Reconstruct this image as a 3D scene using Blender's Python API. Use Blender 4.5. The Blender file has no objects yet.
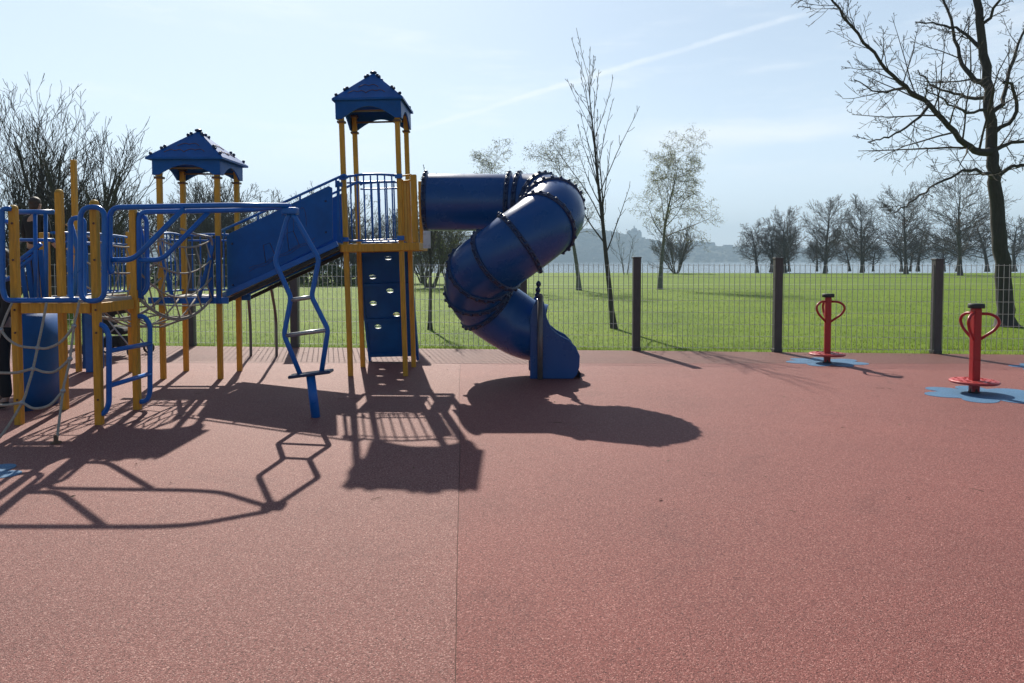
import bpy, bmesh, math, random
from mathutils import Vector, Matrix
from mathutils.geometry import tessellate_polygon

R = math.radians
V = Vector
scene = bpy.context.scene
COL = scene.collection

# ------------------------------------------------------------------ camera
CAM_H = 1.6
F_PX = 740.0
PITCH = R(2.5)
HOR = 260.0
CY = HOR + F_PX * math.tan(PITCH)
W, H = 1024, 683
cam_d = bpy.data.cameras.new('camera')
cam = bpy.data.objects.new('camera', cam_d)
COL.objects.link(cam)
cam.location = (0, 0, CAM_H)
cam.rotation_euler = (R(90) - PITCH, 0, 0)
cam_d.sensor_fit = 'HORIZONTAL'
cam_d.sensor_width = 36.0
cam_d.lens = 36.0 * F_PX / W
cam_d.shift_y = -((H / 2) - CY) / W
cam_d.clip_start = 0.05
cam_d.clip_end = 6000
scene.camera = cam
scene.render.resolution_x = W
scene.render.resolution_y = H


def ray(px, py):
    c, s = math.cos(PITCH), math.sin(PITCH)
    return V((px - 512, F_PX * c + s * (CY - py), -F_PX * s + c * (CY - py)))


def at(px, py, Y):
    d = ray(px, py)
    return V((0, 0, CAM_H)) + d * (Y / d.y)


def gnd(px, py, z=0.0):
    d = ray(px, py)
    return V((0, 0, CAM_H)) + d * ((z - CAM_H) / d.z)


# ------------------------------------------------------------------ materials
def new_mat(name):
    m = bpy.data.materials.new(name)
    m.use_nodes = True
    nt = m.node_tree
    return m, nt, nt.nodes['Principled BSDF']


def nd(nt, t, **kw):
    n = nt.nodes.new(t)
    for k, v in kw.items():
        setattr(n, k, v)
    return n


def ramp(nt, fac, stops):
    r = nd(nt, 'ShaderNodeValToRGB')
    while len(r.color_ramp.elements) < len(stops):
        r.color_ramp.elements.new(0.5)
    for e, (p, c) in zip(r.color_ramp.elements, stops):
        e.position = p
        e.color = (*c, 1)
    nt.links.new(fac, r.inputs[0])
    return r.outputs[0]


def paint(name, col, rough=0.4, var=0.18, scale=6.0, bump=0.0, bscale=80, stretch=None, metallic=0.0, spec=0.5, col2=None):
    m, nt, b = new_mat(name)
    tc = nd(nt, 'ShaderNodeTexCoord')
    mp = nd(nt, 'ShaderNodeMapping')
    nt.links.new(tc.outputs['Object'], mp.inputs[0])
    if stretch:
        mp.inputs['Scale'].default_value = stretch
    n = nd(nt, 'ShaderNodeTexNoise')
    n.inputs['Scale'].default_value = scale
    n.inputs['Detail'].default_value = 8
    n.inputs['Roughness'].default_value = 0.65
    nt.links.new(mp.outputs[0], n.inputs['Vector'])
    c2 = col2 or col
    a = tuple(max(0, x * (1 - var)) for x in col)
    c = tuple(min(1, x * (1 + var)) for x in c2)
    nt.links.new(ramp(nt, n.outputs['Fac'], [(0.3, a), (0.7, c)]), b.inputs['Base Color'])
    mr = nd(nt, 'ShaderNodeMapRange')
    mr.inputs['To Min'].default_value = max(0.05, rough - 0.1)
    mr.inputs['To Max'].default_value = min(1, rough + 0.12)
    nt.links.new(n.outputs['Fac'], mr.inputs[0])
    nt.links.new(mr.outputs[0], b.inputs['Roughness'])
    b.inputs['Metallic'].default_value = metallic
    b.inputs['Specular IOR Level'].default_value = spec
    if bump:
        n2 = nd(nt, 'ShaderNodeTexNoise')
        n2.inputs['Scale'].default_value = bscale
        n2.inputs['Detail'].default_value = 4
        nt.links.new(mp.outputs[0], n2.inputs['Vector'])
        bp = nd(nt, 'ShaderNodeBump')
        bp.inputs['Strength'].default_value = bump
        bp.inputs['Distance'].default_value = 0.01
        nt.links.new(n2.outputs['Fac'], bp.inputs['Height'])
        nt.links.new(bp.outputs[0], b.inputs['Normal'])
    return m


def rubber(name, base, dark, light, grain=215.0, rough=0.64, patch=0.12):
    """wet-pour rubber: bonded crumb of mixed shades with bump"""
    m, nt, b = new_mat(name)
    tc = nd(nt, 'ShaderNodeTexCoord')
    warp = nd(nt, 'ShaderNodeTexNoise')
    warp.inputs['Scale'].default_value = 55
    nt.links.new(tc.outputs['Object'], warp.inputs['Vector'])
    mx = nd(nt, 'ShaderNodeMix', data_type='VECTOR')
    mx.inputs[0].default_value = 0.012
    nt.links.new(tc.outputs['Object'], mx.inputs[4])
    nt.links.new(warp.outputs['Color'], mx.inputs[5])
    v = nd(nt, 'ShaderNodeTexVoronoi')
    v.inputs['Scale'].default_value = grain
    v.inputs['Randomness'].default_value = 1
    nt.links.new(mx.outputs[1], v.inputs['Vector'])
    sep = nd(nt, 'ShaderNodeSeparateColor')
    nt.links.new(v.outputs['Color'], sep.inputs[0])
    crumb = ramp(nt, sep.outputs[0], [(0.0, dark), (0.22, base), (0.78, base), (1.0, light)])
    # wide worn / dusty patches of the surface
    pn = nd(nt, 'ShaderNodeTexNoise')
    pn.inputs['Scale'].default_value = 0.45
    pn.inputs['Detail'].default_value = 9
    pn.inputs['Roughness'].default_value = 0.68
    nt.links.new(tc.outputs['Object'], pn.inputs['Vector'])
    pc = ramp(nt, pn.outputs['Fac'], [(0.3, (1 - patch,) * 3), (0.72, (1 + patch, 1 + patch * 0.9, 1 + patch * .8))])
    mul = nd(nt, 'ShaderNodeMix', data_type='RGBA', blend_type='MULTIPLY')
    mul.inputs[0].default_value = 1
    nt.links.new(crumb, mul.inputs[6])
    nt.links.new(pc, mul.inputs[7])
    # stains and scuffs with shapes of their own
    sn = nd(nt, 'ShaderNodeTexNoise')
    sn.inputs['Scale'].default_value = 1.7
    sn.inputs['Detail'].default_value = 11
    sn.inputs['Roughness'].default_value = 0.72
    sn.inputs['Distortion'].default_value = 0.8
    nt.links.new(tc.outputs['Object'], sn.inputs['Vector'])
    sc_ = ramp(nt, sn.outputs['Fac'], [(0.30, (0.82, 0.82, 0.83)), (0.43, (0.98, 0.98, 0.98)), (0.62, (1.0, 1.0, 1.0)), (0.78, (1.20, 1.20, 1.18))])
    mul0 = nd(nt, 'ShaderNodeMix', data_type='RGBA', blend_type='MULTIPLY')
    mul0.inputs[0].default_value = 1
    nt.links.new(mul.outputs[2], mul0.inputs[6])
    nt.links.new(sc_, mul0.inputs[7])
    mul = mul0
    # gritty medium scale mottling
    gn = nd(nt, 'ShaderNodeTexNoise')
    gn.inputs['Scale'].default_value = 80
    gn.inputs['Detail'].default_value = 6
    gn.inputs['Roughness'].default_value = 0.8
    nt.links.new(tc.outputs['Object'], gn.inputs['Vector'])
    gc = ramp(nt, gn.outputs['Fac'], [(0.32, (0.50,) * 3), (0.68, (1.42,) * 3)])
    mul2 = nd(nt, 'ShaderNodeMix', data_type='RGBA', blend_type='MULTIPLY')
    mul2.inputs[0].default_value = 1
    nt.links.new(mul.outputs[2], mul2.inputs[6])
    nt.links.new(gc, mul2.inputs[7])
    nt.links.new(mul2.outputs[2], b.inputs['Base Color'])
    b.inputs['Roughness'].default_value = rough
    b.inputs['Specular IOR Level'].default_value = 0.24
    ad = nd(nt, 'ShaderNodeMath', operation='MULTIPLY_ADD')
    nt.links.new(v.outputs['Distance'], ad.inputs[0])
    ad.inputs[1].default_value = -1.0
    nt.links.new(gn.outputs['Fac'], ad.inputs[2])
    bp = nd(nt, 'ShaderNodeBump')
    bp.inputs['Strength'].default_value = 0.75
    bp.inputs['Distance'].default_value = 0.005
    nt.links.new(ad.outputs[0], bp.inputs['Height'])
    nt.links.new(bp.outputs[0], b.inputs['Normal'])
    return m


def leaf_mat(name, c1, c2, trans=0.5):
    m, nt, b = new_mat(name)
    g = nd(nt, 'ShaderNodeNewGeometry')
    col = ramp(nt, g.outputs['Random Per Island'], [(0, c1), (1, c2)])
    nt.links.new(col, b.inputs['Base Color'])
    b.inputs['Roughness'].default_value = 0.6
    t = nd(nt, 'ShaderNodeBsdfTranslucent')
    nt.links.new(col, t.inputs[0])
    mix = nd(nt, 'ShaderNodeMixShader')
    mix.inputs[0].default_value = trans
    nt.links.new(b.outputs[0], mix.inputs[1])
    nt.links.new(t.outputs[0], mix.inputs[2])
    nt.links.new(mix.outputs[0], nt.nodes['Material Output'].inputs[0])
    return m


M = {}
M['blue'] = paint('blue_painted_steel', (0.004, 0.122, 0.47), 0.30, 0.15, 9, spec=0.4)
M['blue_panel'] = paint('blue_plastic_panel', (0.003, 0.090, 0.345), 0.42, 0.2, 3.5, 0.08, 140, spec=0.22)
M['blue_tube'] = paint('blue_moulded_plastic', (0.003, 0.066, 0.245), 0.27, 0.10, 2.2, 0.03, 60, spec=0.45)
M['navy'] = paint('navy_bolt_plastic', (0.005, 0.022, 0.085), 0.35, 0.2, 20)
M['timber'] = paint('ochre_stained_timber', (0.60, 0.30, 0.020), 0.55, 0.28, 7, 0.25, 30, (6, 6, 0.7))
M['timber2'] = paint('pale_ochre_board', (0.56, 0.32, 0.045), 0.55, 0.25, 7, 0.25, 30, (6, 6, 0.7))
M['collar'] = paint('brown_collar', (0.13, 0.06, 0.025), 0.5, 0.2, 20)
M['deck'] = paint('grey_deck_board', (0.42, 0.38, 0.33), 0.7, 0.2, 14, 0.2, 60)
M['black'] = paint('black_rubber', (0.018, 0.018, 0.02), 0.6, 0.2, 20)
M['steel'] = paint('galvanised_steel', (0.36, 0.37, 0.38), 0.42, 0.2, 12, metallic=0.7)
M['dsteel'] = paint('dull_steel_pole', (0.16, 0.15, 0.15), 0.5, 0.2, 12, metallic=0.5)
M['plate'] = paint('pale_bracket_plate', (0.62, 0.63, 0.64), 0.5, 0.1, 12)
M['rope'] = paint('grey_rope', (0.36, 0.33, 0.28), 0.85, 0.25, 60, 0.4, 300)
M['fence'] = paint('fence_wire', (0.56, 0.57, 0.54), 0.38, 0.2, 30, metallic=0.4)
M['fpost'] = paint('brown_grey_fence_post', (0.070, 0.064, 0.060), 0.6, 0.3, 10, 0.2, 60, (4, 4, 0.6))
M['red'] = paint('red_painted_steel', (0.36, 0.008, 0.014), 0.4, 0.15, 10)
M['red_plate'] = paint('red_tread_plate', (0.50, 0.05, 0.045), 0.38, 0.2, 30, 0.3, 120)
M['bark'] = paint('dark_bark', (0.040, 0.034, 0.030), 0.85, 0.4, 9, 0.9, 22, (3, 3, 0.6))
M['bark_twig'] = paint('dark_twig_bark', (0.045, 0.036, 0.030), 0.8, 0.3, 9)
M['bark_grey'] = paint('grey_brown_bark', (0.060, 0.050, 0.043), 0.85, 0.35, 9)
M['birch'] = paint('birch_bark', (0.15, 0.14, 0.125), 0.75, 0.5, 5, 0.3, 20, (1, 1, 3))
M['birch_twig'] = paint('birch_twig_bark', (0.12, 0.10, 0.085), 0.8, 0.3, 9)
M['shrub'] = paint('bare_shrub_bark', (0.10, 0.085, 0.068), 0.8, 0.3, 9)
M['catkin'] = leaf_mat('birch_young_leaves', (0.17, 0.18, 0.045), (0.30, 0.30, 0.09), 0.5)
M['hedge'] = leaf_mat('hedge_leaves', (0.05, 0.085, 0.022), (0.13, 0.16, 0.035), 0.45)
M['willow'] = leaf_mat('willow_leaves', (0.09, 0.11, 0.05), (0.16, 0.18, 0.08), 0.45)
M['cloth_black'] = paint('black_cloth', (0.012, 0.012, 0.014), 0.85, 0.25, 40, 0.3, 200)
M['skin'] = paint('skin', (0.45, 0.27, 0.19), 0.5, 0.08, 20)
M['hair'] = paint('brown_hair', (0.045, 0.028, 0.018), 0.55, 0.4, 60, 0.5, 200)
M['white'] = paint('white_paint', (0.72, 0.72, 0.70), 0.6, 0.1, 20)
M['line'] = paint('worn_white_line', (0.48, 0.52, 0.36), 0.8, 0.3, 20)
M['splash'] = rubber('blue_rubber', (0.085, 0.22, 0.40), (0.05, 0.13, 0.26), (0.20, 0.36, 0.52), patch=0.15)
M['etch'] = paint('etched_line', (0.075, 0.065, 0.16), 0.6, 0.2, 20)
M['etch_rust'] = paint('etched_rust_line', (0.13, 0.075, 0.10), 0.6, 0.2, 20)
M['stone'] = paint('pale_stone', (0.34, 0.33, 0.31), 0.8, 0.15, 1)
M['roofing'] = paint('slate_roof', (0.09, 0.09, 0.10), 0.7, 0.2, 2)
M['rub_l'] = rubber('faded_red_rubber', (0.290, 0.112, 0.094), (0.075, 0.026, 0.023), (0.60, 0.35, 0.30))
M['rub_r'] = rubber('red_rubber', (0.276, 0.086, 0.072), (0.075, 0.020, 0.018), (0.56, 0.27, 0.23))
M['rub_s'] = rubber('greyer_red_rubber', (0.21, 0.078, 0.064), (0.10, 0.034, 0.030), (0.42, 0.22, 0.17), patch=0.16)
M['litter'] = paint('dry_leaf', (0.16, 0.10, 0.055), 0.8, 0.5, 30)
M['soil'] = paint('dark_soil', (0.045, 0.034, 0.022), 0.95, 0.5, 12, 0.5, 60)
M['gap'] = paint('dark_seam_base', (0.12, 0.06, 0.05), 0.9, 0.2, 10)


def lawn_mat():
    m, nt, b = new_mat('mown_grass')
    tc = nd(nt, 'ShaderNodeTexCoord')
    n = nd(nt, 'ShaderNodeTexNoise')
    n.inputs['Scale'].default_value = 0.35
    n.inputs['Detail'].default_value = 10
    n.inputs['Roughness'].default_value = 0.7
    nt.links.new(tc.outputs['Object'], n.inputs['Vector'])
    c1 = ramp(nt, n.outputs['Fac'], [(0.24, (0.13, 0.125, 0.022)), (0.34, (0.102, 0.168, 0.006)), (0.5, (0.146, 0.226, 0.009)), (0.70, (0.200, 0.272, 0.016))])
    mp = nd(nt, 'ShaderNodeMapping')
    mp.inputs['Scale'].default_value = (1, 0.35, 1)
    nt.links.new(tc.outputs['Object'], mp.inputs[0])
    n2 = nd(nt, 'ShaderNodeTexNoise')
    n2.inputs['Scale'].default_value = 9
    n2.inputs['Detail'].default_value = 8
    n2.inputs['Roughness'].default_value = 0.8
    nt.links.new(mp.outputs[0], n2.inputs['Vector'])
    c2 = ramp(nt, n2.outputs['Fac'], [(0.3, (0.5, 0.55, 0.5)), (0.7, (1.36, 1.34, 1.25))])
    mul = nd(nt, 'ShaderNodeMix', data_type='RGBA', blend_type='MULTIPLY')
    mul.inputs[0].default_value = 1
    nt.links.new(c1, mul.inputs[6])
    nt.links.new(c2, mul.inputs[7])
    nt.links.new(mul.outputs[2], b.inputs['Base Color'])
    b.inputs['Roughness'].default_value = 0.8
    b.inputs['Specular IOR Level'].default_value = 0.10
    bp = nd(nt, 'ShaderNodeBump')
    bp.inputs['Strength'].default_value = 0.7
    bp.inputs['Distance'].default_value = 0.06
    nt.links.new(n2.outputs['Fac'], bp.inputs['Height'])
    nt.links.new(bp.outputs[0], b.inputs['Normal'])
    return m


M['lawn'] = lawn_mat()
M['blade'] = leaf_mat('grass_blades', (0.09, 0.155, 0.006), (0.18, 0.25, 0.016), 0.5)


def water_mat():
    m, nt, b = new_mat('river_water')
    b.inputs['Base Color'].default_value = (0.03, 0.05, 0.06, 1)
    b.inputs['Roughness'].default_value = 0.12
    tc = nd(nt, 'ShaderNodeTexCoord')
    n = nd(nt, 'ShaderNodeTexNoise')
    n.inputs['Scale'].default_value = 0.6
    n.inputs['Detail'].default_value = 5
    nt.links.new(tc.outputs['Object'], n.inputs['Vector'])
    bp = nd(nt, 'ShaderNodeBump')
    bp.inputs['Strength'].default_value = 0.35
    bp.inputs['Distance'].default_value = 0.4
    nt.links.new(n.outputs['Fac'], bp.inputs['Height'])
    nt.links.new(bp.outputs[0], b.inputs['Normal'])
    return m


M['water'] = water_mat()
M['hill'] = paint('wooded_hillside', (0.045, 0.055, 0.030), 0.9, 0.5, 0.05)
M['wood'] = paint('far_tree_crowns', (0.040, 0.045, 0.026), 0.9, 0.4, 0.2)


# ------------------------------------------------------------------ mesh builder
class MB:
    def __init__(self):
        self.v, self.f, self.s, self.mi, self.grp = [], [], [], [], []

    def add(self, vs, fs, smooth=False, mi=0):
        o = len(self.v)
        self.grp.append((o, len(self.f)))
        self.v.extend([tuple(p) for p in vs])
        for f in fs:
            self.f.append([i + o for i in f])
            self.s.append(smooth)
            self.mi.append(mi)

    def box(self, c, size, ax=None):
        c = V(c)
        ux, uy, uz = ax if ax else (V((1, 0, 0)), V((0, 1, 0)), V((0, 0, 1)))
        hx, hy, hz = [s / 2 for s in size]
        vs = [c + ux * (x * hx) + uy * (y * hy) + uz * (z * hz) for x in (-1, 1) for y in (-1, 1) for z in (-1, 1)]
        self.add(vs, [(0, 1, 3, 2), (4, 6, 7, 5), (0, 4, 5, 1), (2, 3, 7, 6), (0, 2, 6, 4), (1, 5, 7, 3)])

    def beam(self, a, b, w, h, up=V((0, 0, 1))):
        a, b = V(a), V(b)
        d = (b - a)
        L = d.length
        d.normalize()
        s = d.cross(up)
        if s.length < 1e-4:
            s = V((1, 0, 0))
        s.normalize()
        u = s.cross(d)
        self.box((a + b) / 2, (L, w, h), (d, s, u))

    def tube(self, pts, r, n=8, caps=True, closed=False, smooth=True):
        pts = [V(p) for p in pts]
        k = len(pts)
        rs = r if isinstance(r, (list, tuple)) else [r] * k
        tang = []
        for i in range(k):
            if closed:
                t = pts[(i + 1) % k] - pts[(i - 1) % k]
            else:
                t = pts[min(i + 1, k - 1)] - pts[max(i - 1, 0)]
            if t.length < 1e-9:
                t = V((0, 0, 1))
            tang.append(t.normalized())
        t0 = tang[0]
        ref = V((0, 0, 1)) if abs(t0.z) < 0.9 else V((1, 0, 0))
        nrm = (ref - t0 * ref.dot(t0)).normalized()
        vs = []
        for i in range(k):
            t = tang[i]
            nrm = nrm - t * nrm.dot(t)
            if nrm.length < 1e-6:
                nrm = t.orthogonal()
            nrm.normalize()
            bi = t.cross(nrm)
            for j in range(n):
                a = 2 * math.pi * j / n
                vs.append(pts[i] + (nrm * math.cos(a) + bi * math.sin(a)) * rs[i])
        fs = []
        kk = k if closed else k - 1
        for i in range(kk):
            for j in range(n):
                a, b = i * n + j, i * n + (j + 1) % n
                c, d = ((i + 1) % k) * n + (j + 1) % n, ((i + 1) % k) * n + j
                fs.append((a, b, c, d))
        if caps and not closed:
            fs.append(tuple(range(n - 1, -1, -1)))
            fs.append(tuple((k - 1) * n + j for j in range(n)))
        self.add(vs, fs, smooth)

    def lathe(self, prof, o=(0, 0, 0), axis=V((0, 0, 1)), n=24, smooth=True):
        """prof: list of (radius, height)"""
        o = V(o)
        axis = V(axis).normalized()
        a1 = axis.orthogonal().normalized()
        a2 = axis.cross(a1)
        vs = []
        for (r, z) in prof:
            for j in range(n):
                a = 2 * math.pi * j / n
                vs.append(o + axis * z + (a1 * math.cos(a) + a2 * math.sin(a)) * max(r, 1e-4))
        fs = []
        for i in range(len(prof) - 1):
            for j in range(n):
                fs.append((i * n + j, i * n + (j + 1) % n, (i + 1) * n + (j + 1) % n, (i + 1) * n + j))
        self.add(vs, fs, smooth)

    def prism(self, outer, o, ux, uy, t, holes=()):
        """flat plate of thickness t whose outline (2D) is set out along ux, uy from o; may have holes"""
        o, ux, uy = V(o), V(ux).normalized(), V(uy).normalized()
        nz = ux.cross(uy).normalized()
        loops = [list(outer)] + [list(h) for h in holes]
        flat = [p for l in loops for p in l]
        tris = tessellate_polygon([[V((p[0], p[1], 0)) for p in l] for l in loops])
        N = len(flat)
        vs = [o + ux * p[0] + uy * p[1] + nz * (t / 2) for p in flat] + [o + ux * p[0] + uy * p[1] - nz * (t / 2) for p in flat]
        fs = []
        for tr in tris:
            fs.append(tuple(tr))
            fs.append(tuple(i + N for i in reversed(tr)))
        k = 0
        for l in loops:
            m = len(l)
            for i in range(m):
                a, b = k + i, k + (i + 1) % m
                fs.append((a, b, b + N, a + N))
            k += m
        self.add(vs, fs)

    def sphere(self, c, r, n=10, sc=(1, 1, 1)):
        c = V(c)
        vs, fs = [], []
        m = max(5, n // 2 + 1)
        for i in range(m + 1):
            th = math.pi * i / m
            for j in range(n):
                a = 2 * math.pi * j / n
                vs.append(c + V((r * sc[0] * math.sin(th) * math.cos(a), r * sc[1] * math.sin(th) * math.sin(a), r * sc[2] * math.cos(th))))
        for i in range(m):
            for j in range(n):
                fs.append((i * n + j, i * n + (j + 1) % n, (i + 1) * n + (j + 1) % n, (i + 1) * n + j))
        self.add(vs, fs, True)

    def build_each(self, name, mat, parent=None, bevel=0.0, per=1):
        out = []
        g = self.grp + [(len(self.v), len(self.f))]
        for i in range(0, len(g) - 1, per):
            a, b = g[i], g[min(i + per, len(g) - 1)]
            m = MB()
            m.v = self.v[a[0]:b[0]]
            m.f = [[k - a[0] for k in f] for f in self.f[a[1]:b[1]]]
            m.s, m.mi = self.s[a[1]:b[1]], self.mi[a[1]:b[1]]
            out.append(m.build(name, mat, parent, bevel))
        return out

    def build(self, name, mat, parent=None, bevel=0.0, recalc=True):
        me = bpy.data.meshes.new(name)
        off = V((0, 0, 0))
        if parent is not None:
            p = parent
            while p is not None:
                off += V(p.location)
                p = p.parent
        me.from_pydata([(x - off.x, y - off.y, z - off.z) for x, y, z in self.v], [], self.f)
        me.polygons.foreach_set('use_smooth', self.s)
        for mt in (mat if isinstance(mat, (list, tuple)) else [mat]):
            me.materials.append(mt)
        me.polygons.foreach_set('material_index', self.mi)
        if recalc:
            bm = bmesh.new()
            bm.from_mesh(me)
            bmesh.ops.recalc_face_normals(bm, faces=bm.faces)
            bm.to_mesh(me)
            bm.free()
        me.update()
        o = bpy.data.objects.new(name, me)
        COL.objects.link(o)
        if parent is not None:
            o.parent = parent
        if bevel:
            bv = o.modifiers.new('Bevel', 'BEVEL')
            bv.width = bevel
            bv.segments = 2
            bv.limit_method = 'ANGLE'
            bv.angle_limit = R(40)
        return o


def thing(name, label, cat, loc=(0, 0, 0), group=None):
    o = bpy.data.objects.new(name, None)
    COL.objects.link(o)
    o.location = loc
    o.empty_display_size = 0.2
    o['label'] = label
    o['category'] = cat
    if group:
        o['group'] = group
    return o


def tag(o, label, cat, group=None):
    o['label'] = label
    o['category'] = cat
    if group:
        o['group'] = group
    return o


def structure(o, kind='structure'):
    o['kind'] = kind
    return o


def dup(root, loc, rotz=0, sc=1.0, label=None, group=None):
    r = root.copy()
    COL.objects.link(r)
    r.location = loc
    r.rotation_euler = (0, 0, rotz)
    r.scale = (sc, sc, sc) if not isinstance(sc, tuple) else sc
    if label:
        r['label'] = label
    if group:
        r['group'] = group
    for ch in list(root.children):
        c = ch.copy()
        COL.objects.link(c)
        c.parent = r
        for g in list(ch.children):
            d = g.copy()
            COL.objects.link(d)
            d.parent = c
    return r


def smooth_path(ctrl, n=8, closed=False):
    pts = [V(p) for p in ctrl]
    out = []
    k = len(pts)
    segs = k if closed else k - 1
    for i in range(segs):
        if closed:
            p0, p1, p2, p3 = pts[(i - 1) % k], pts[i], pts[(i + 1) % k], pts[(i + 2) % k]
        else:
            p0, p1, p2, p3 = pts[max(i - 1, 0)], pts[i], pts[i + 1], pts[min(i + 2, k - 1)]
        for j in range(n):
            t = j / n
            out.append(0.5 * ((2 * p1) + (p2 - p0) * t + (2 * p0 - 5 * p1 + 4 * p2 - p3) * t * t + (3 * p1 - p0 - 3 * p2 + p3) * t ** 3))
    if not closed:
        out.append(pts[-1])
    return out


def fillet(ctrl, rad=0.06, n=5, closed=False):
    """polyline with rounded corners (bent tube)"""
    pts = [V(p) for p in ctrl]
    k = len(pts)
    out = []
    for i in range(k):
        if not closed and i in (0, k - 1):
            out.append(pts[i])
            continue
        p, a, b = pts[i], pts[(i - 1) % k], pts[(i + 1) % k]
        da, db = (a - p), (b - p)
        r = min(rad, da.length * 0.48, db.length * 0.48)
        s, e = p + da.normalized() * r, p + db.normalized() * r
        for j in range(n + 1):
            t = j / n
            out.append(s * (1 - t) ** 2 + p * 2 * t * (1 - t) + e * t * t)
    return out


def sag(a, b, s, n=8):
    a, b = V(a), V(b)
    return [a.lerp(b, i / n) - V((0, 0, 4 * s * (i / n) * (1 - i / n))) for i in range(n + 1)]


# ------------------------------------------------------------------ ground, water, hills
def build_ground():
    random.seed(2)
    xs = [-2800, -700, -300, -150] + [-100 + 8 * i for i in range(26)] + [150, 300, 700, 2800]
    ys = [-60, -20, 0, 8, 12] + [13 + 3 * i for i in range(25)] + [90, 94, 98, 103, 110, 118, 126, 140, 300, 1990]
    mb = MB()

    def z(x, y):
        if y < 13.5:
            return -0.05
        u = 0.10 * math.sin(x * 0.09 + 1) * math.sin(y * 0.07) * min(1, (y - 13.5) / 25)
        if y > 94:
            t = min(1, (y - 94) / 32)
            return -0.05 + u * (1 - t) - 4.2 * t * t * (3 - 2 * t)
        return -0.05 + u
    nx = len(xs)
    for y in ys:
        for x in xs:
            mb.v.append((x, y, z(x, y)))
    for j in range(len(ys) - 1):
        for i in range(nx - 1):
            mb.f.append([j * nx + i, j * nx + i + 1, (j + 1) * nx + i + 1, (j + 1) * nx + i])
            mb.s.append(True)
            mb.mi.append(0)
    structure(mb.build('lawn', M['lawn']))
    w = MB()
    w.add([(-2300, 112, -2.6), (2300, 112, -2.6), (2300, 1570, -2.6), (-2300, 1570, -2.6)], [(0, 1, 2, 3)])
    structure(w.build('river', M['water'], recalc=False))

    # playground surfacing: sheets on a dark base that shows in the pour seams
    def sheet(name, poly, z0, mat):
        m = MB()
        m.prism(poly, (0, 0, z0 - 0.02), (1, 0, 0), (0, 1, 0), 0.04)
        return structure(m.build(name, mat, recalc=True))

    def fy(x):
        return 13.02 - 0.085 * (x - 2.2)
    sheet('surfacing_base', [(-14, -7), (14, -7), (14, fy(14)), (-14, fy(-14))], -0.005, M['gap'])
    g = 0.0022
    seam = [(-0.10, -7.0), (-0.205, 2.6), (-0.30, 4.0), (-0.44, 6.2), (-0.62, 8.6), (-0.80, 11.40)]
    sheet('rubber_surface', [(-14, -7)] + [(x - g, y) for x, y in seam] + [(-14, 11.55)], 0.0, M['rub_l'])
    sheet('rubber_surface', [(x + g, y) for x, y in seam][::-1] + [(-0.10 + g, -7), (14, -7), (14, 11.35), (1, 11.40)], 0.0, M['rub_r'])
    sheet('rubber_strip', [(-14, 11.56), (-0.80, 11.41), (14, 11.36), (14, fy(14)), (-14, fy(-14))], 0.0, M['rub_s'])
    # pitch line
    p = MB()
    for x0, x1 in ((-3, 60),):
        for i in range(30):
            a = x0 + (x1 - x0) * i / 30
            b = x0 + (x1 - x0) * (i + 1) / 30
            p.add([(a, 49.2, z(a, 49.2) + .03), (b, 49.2, z(b, 49.2) + .03), (b, 49.6, z(b, 49.6) + .03), (a, 49.6, z(a, 49.6) + .03)], [(0, 1, 2, 3)])
    structure(p.build('pitch_line', M['line'], recalc=False))

    so_ = MB()
    rg0 = random.Random(9)
    va, vb = [], []
    for i in range(121):
        x = -14 + 28 * i / 120
        va.append((x, fy(x) - .01, -.042))
        vb.append((x, fy(x) + .10 + rg0.uniform(0, .12), -.042))
    nn = len(va)
    so_.add(va + vb, [(i, i + 1, nn + i + 1, nn + i) for i in range(nn - 1)])
    structure(so_.build('soil_edge', M['soil'], recalc=False))
    # grass blades near the fence
    gb = MB()
    rng = random.Random(5)

    def blade(x, y, h, w):
        a = rng.uniform(0, math.pi * 2)
        lx, ly = rng.gauss(0, .35) * h, rng.gauss(0, .35) * h
        zz = z(x, y)
        dx, dy = math.cos(a) * w, math.sin(a) * w
        gb.add([(x - dx, y - dy, zz - .01), (x + dx, y + dy, zz - .01), (x + lx, y + ly, zz + h)], [(0, 1, 2)])
    for i in range(52000):
        y = fy(0) + 0.3 + (rng.random() ** 2.2) * 30
        x = rng.uniform(-0.78 * y, 0.74 * y)
        if y < fy(x) + 0.06:
            continue
        d = y - fy(x)
        blade(x, y, rng.uniform(.02, .045) * (1 + .8 * (d < .4)), rng.uniform(.004, .008) * (1 + d * .03))
    for i in range(5200):       # ragged edge against the rubber
        x = rng.uniform(-10, 11)
        n = math.sin(x * 2.1) + math.sin(x * 5.3 + 1) + math.sin(x * 11.7)
        if n < rng.uniform(-2, 2.2):
            continue
        blade(x, fy(x) + rng.uniform(.0, .16), rng.uniform(.05, .13), .007)
    o = gb.build('grass', M['blade'], recalc=False)
    structure(o, 'stuff')

    # blown leaves and bits of twig on the rubber
    lt = MB()
    for i in range(150):
        y = 4.5 + rng.random() ** .7 * 8.2
        x = rng.uniform(-.75, .75) * y
        if i > 95:
            x = rng.uniform(-9, 9)
            y = fy(x) - abs(rng.gauss(0, .35)) - .05
        a = rng.uniform(0, 6.28)
        d, q = V((math.cos(a), math.sin(a), 0)), V((-math.sin(a), math.cos(a), 0))
        p = V((x, y, .006))
        if i % 3:
            l, w = rng.uniform(.010, .022), rng.uniform(.005, .010)
            lt.add([p - d * l, p + q * w + V((0, 0, rng.uniform(.002, .010))), p + d * l + V((0, 0, rng.uniform(0, .006))), p - q * w], [(0, 1, 2, 3)])
        else:
            l = rng.uniform(.02, .06)
            lt.tube([p - d * l, p + q * .004, p + d * l], .0016, 4)
    structure(lt.build('leaf_litter', M['litter'], recalc=False), 'stuff')

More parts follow.
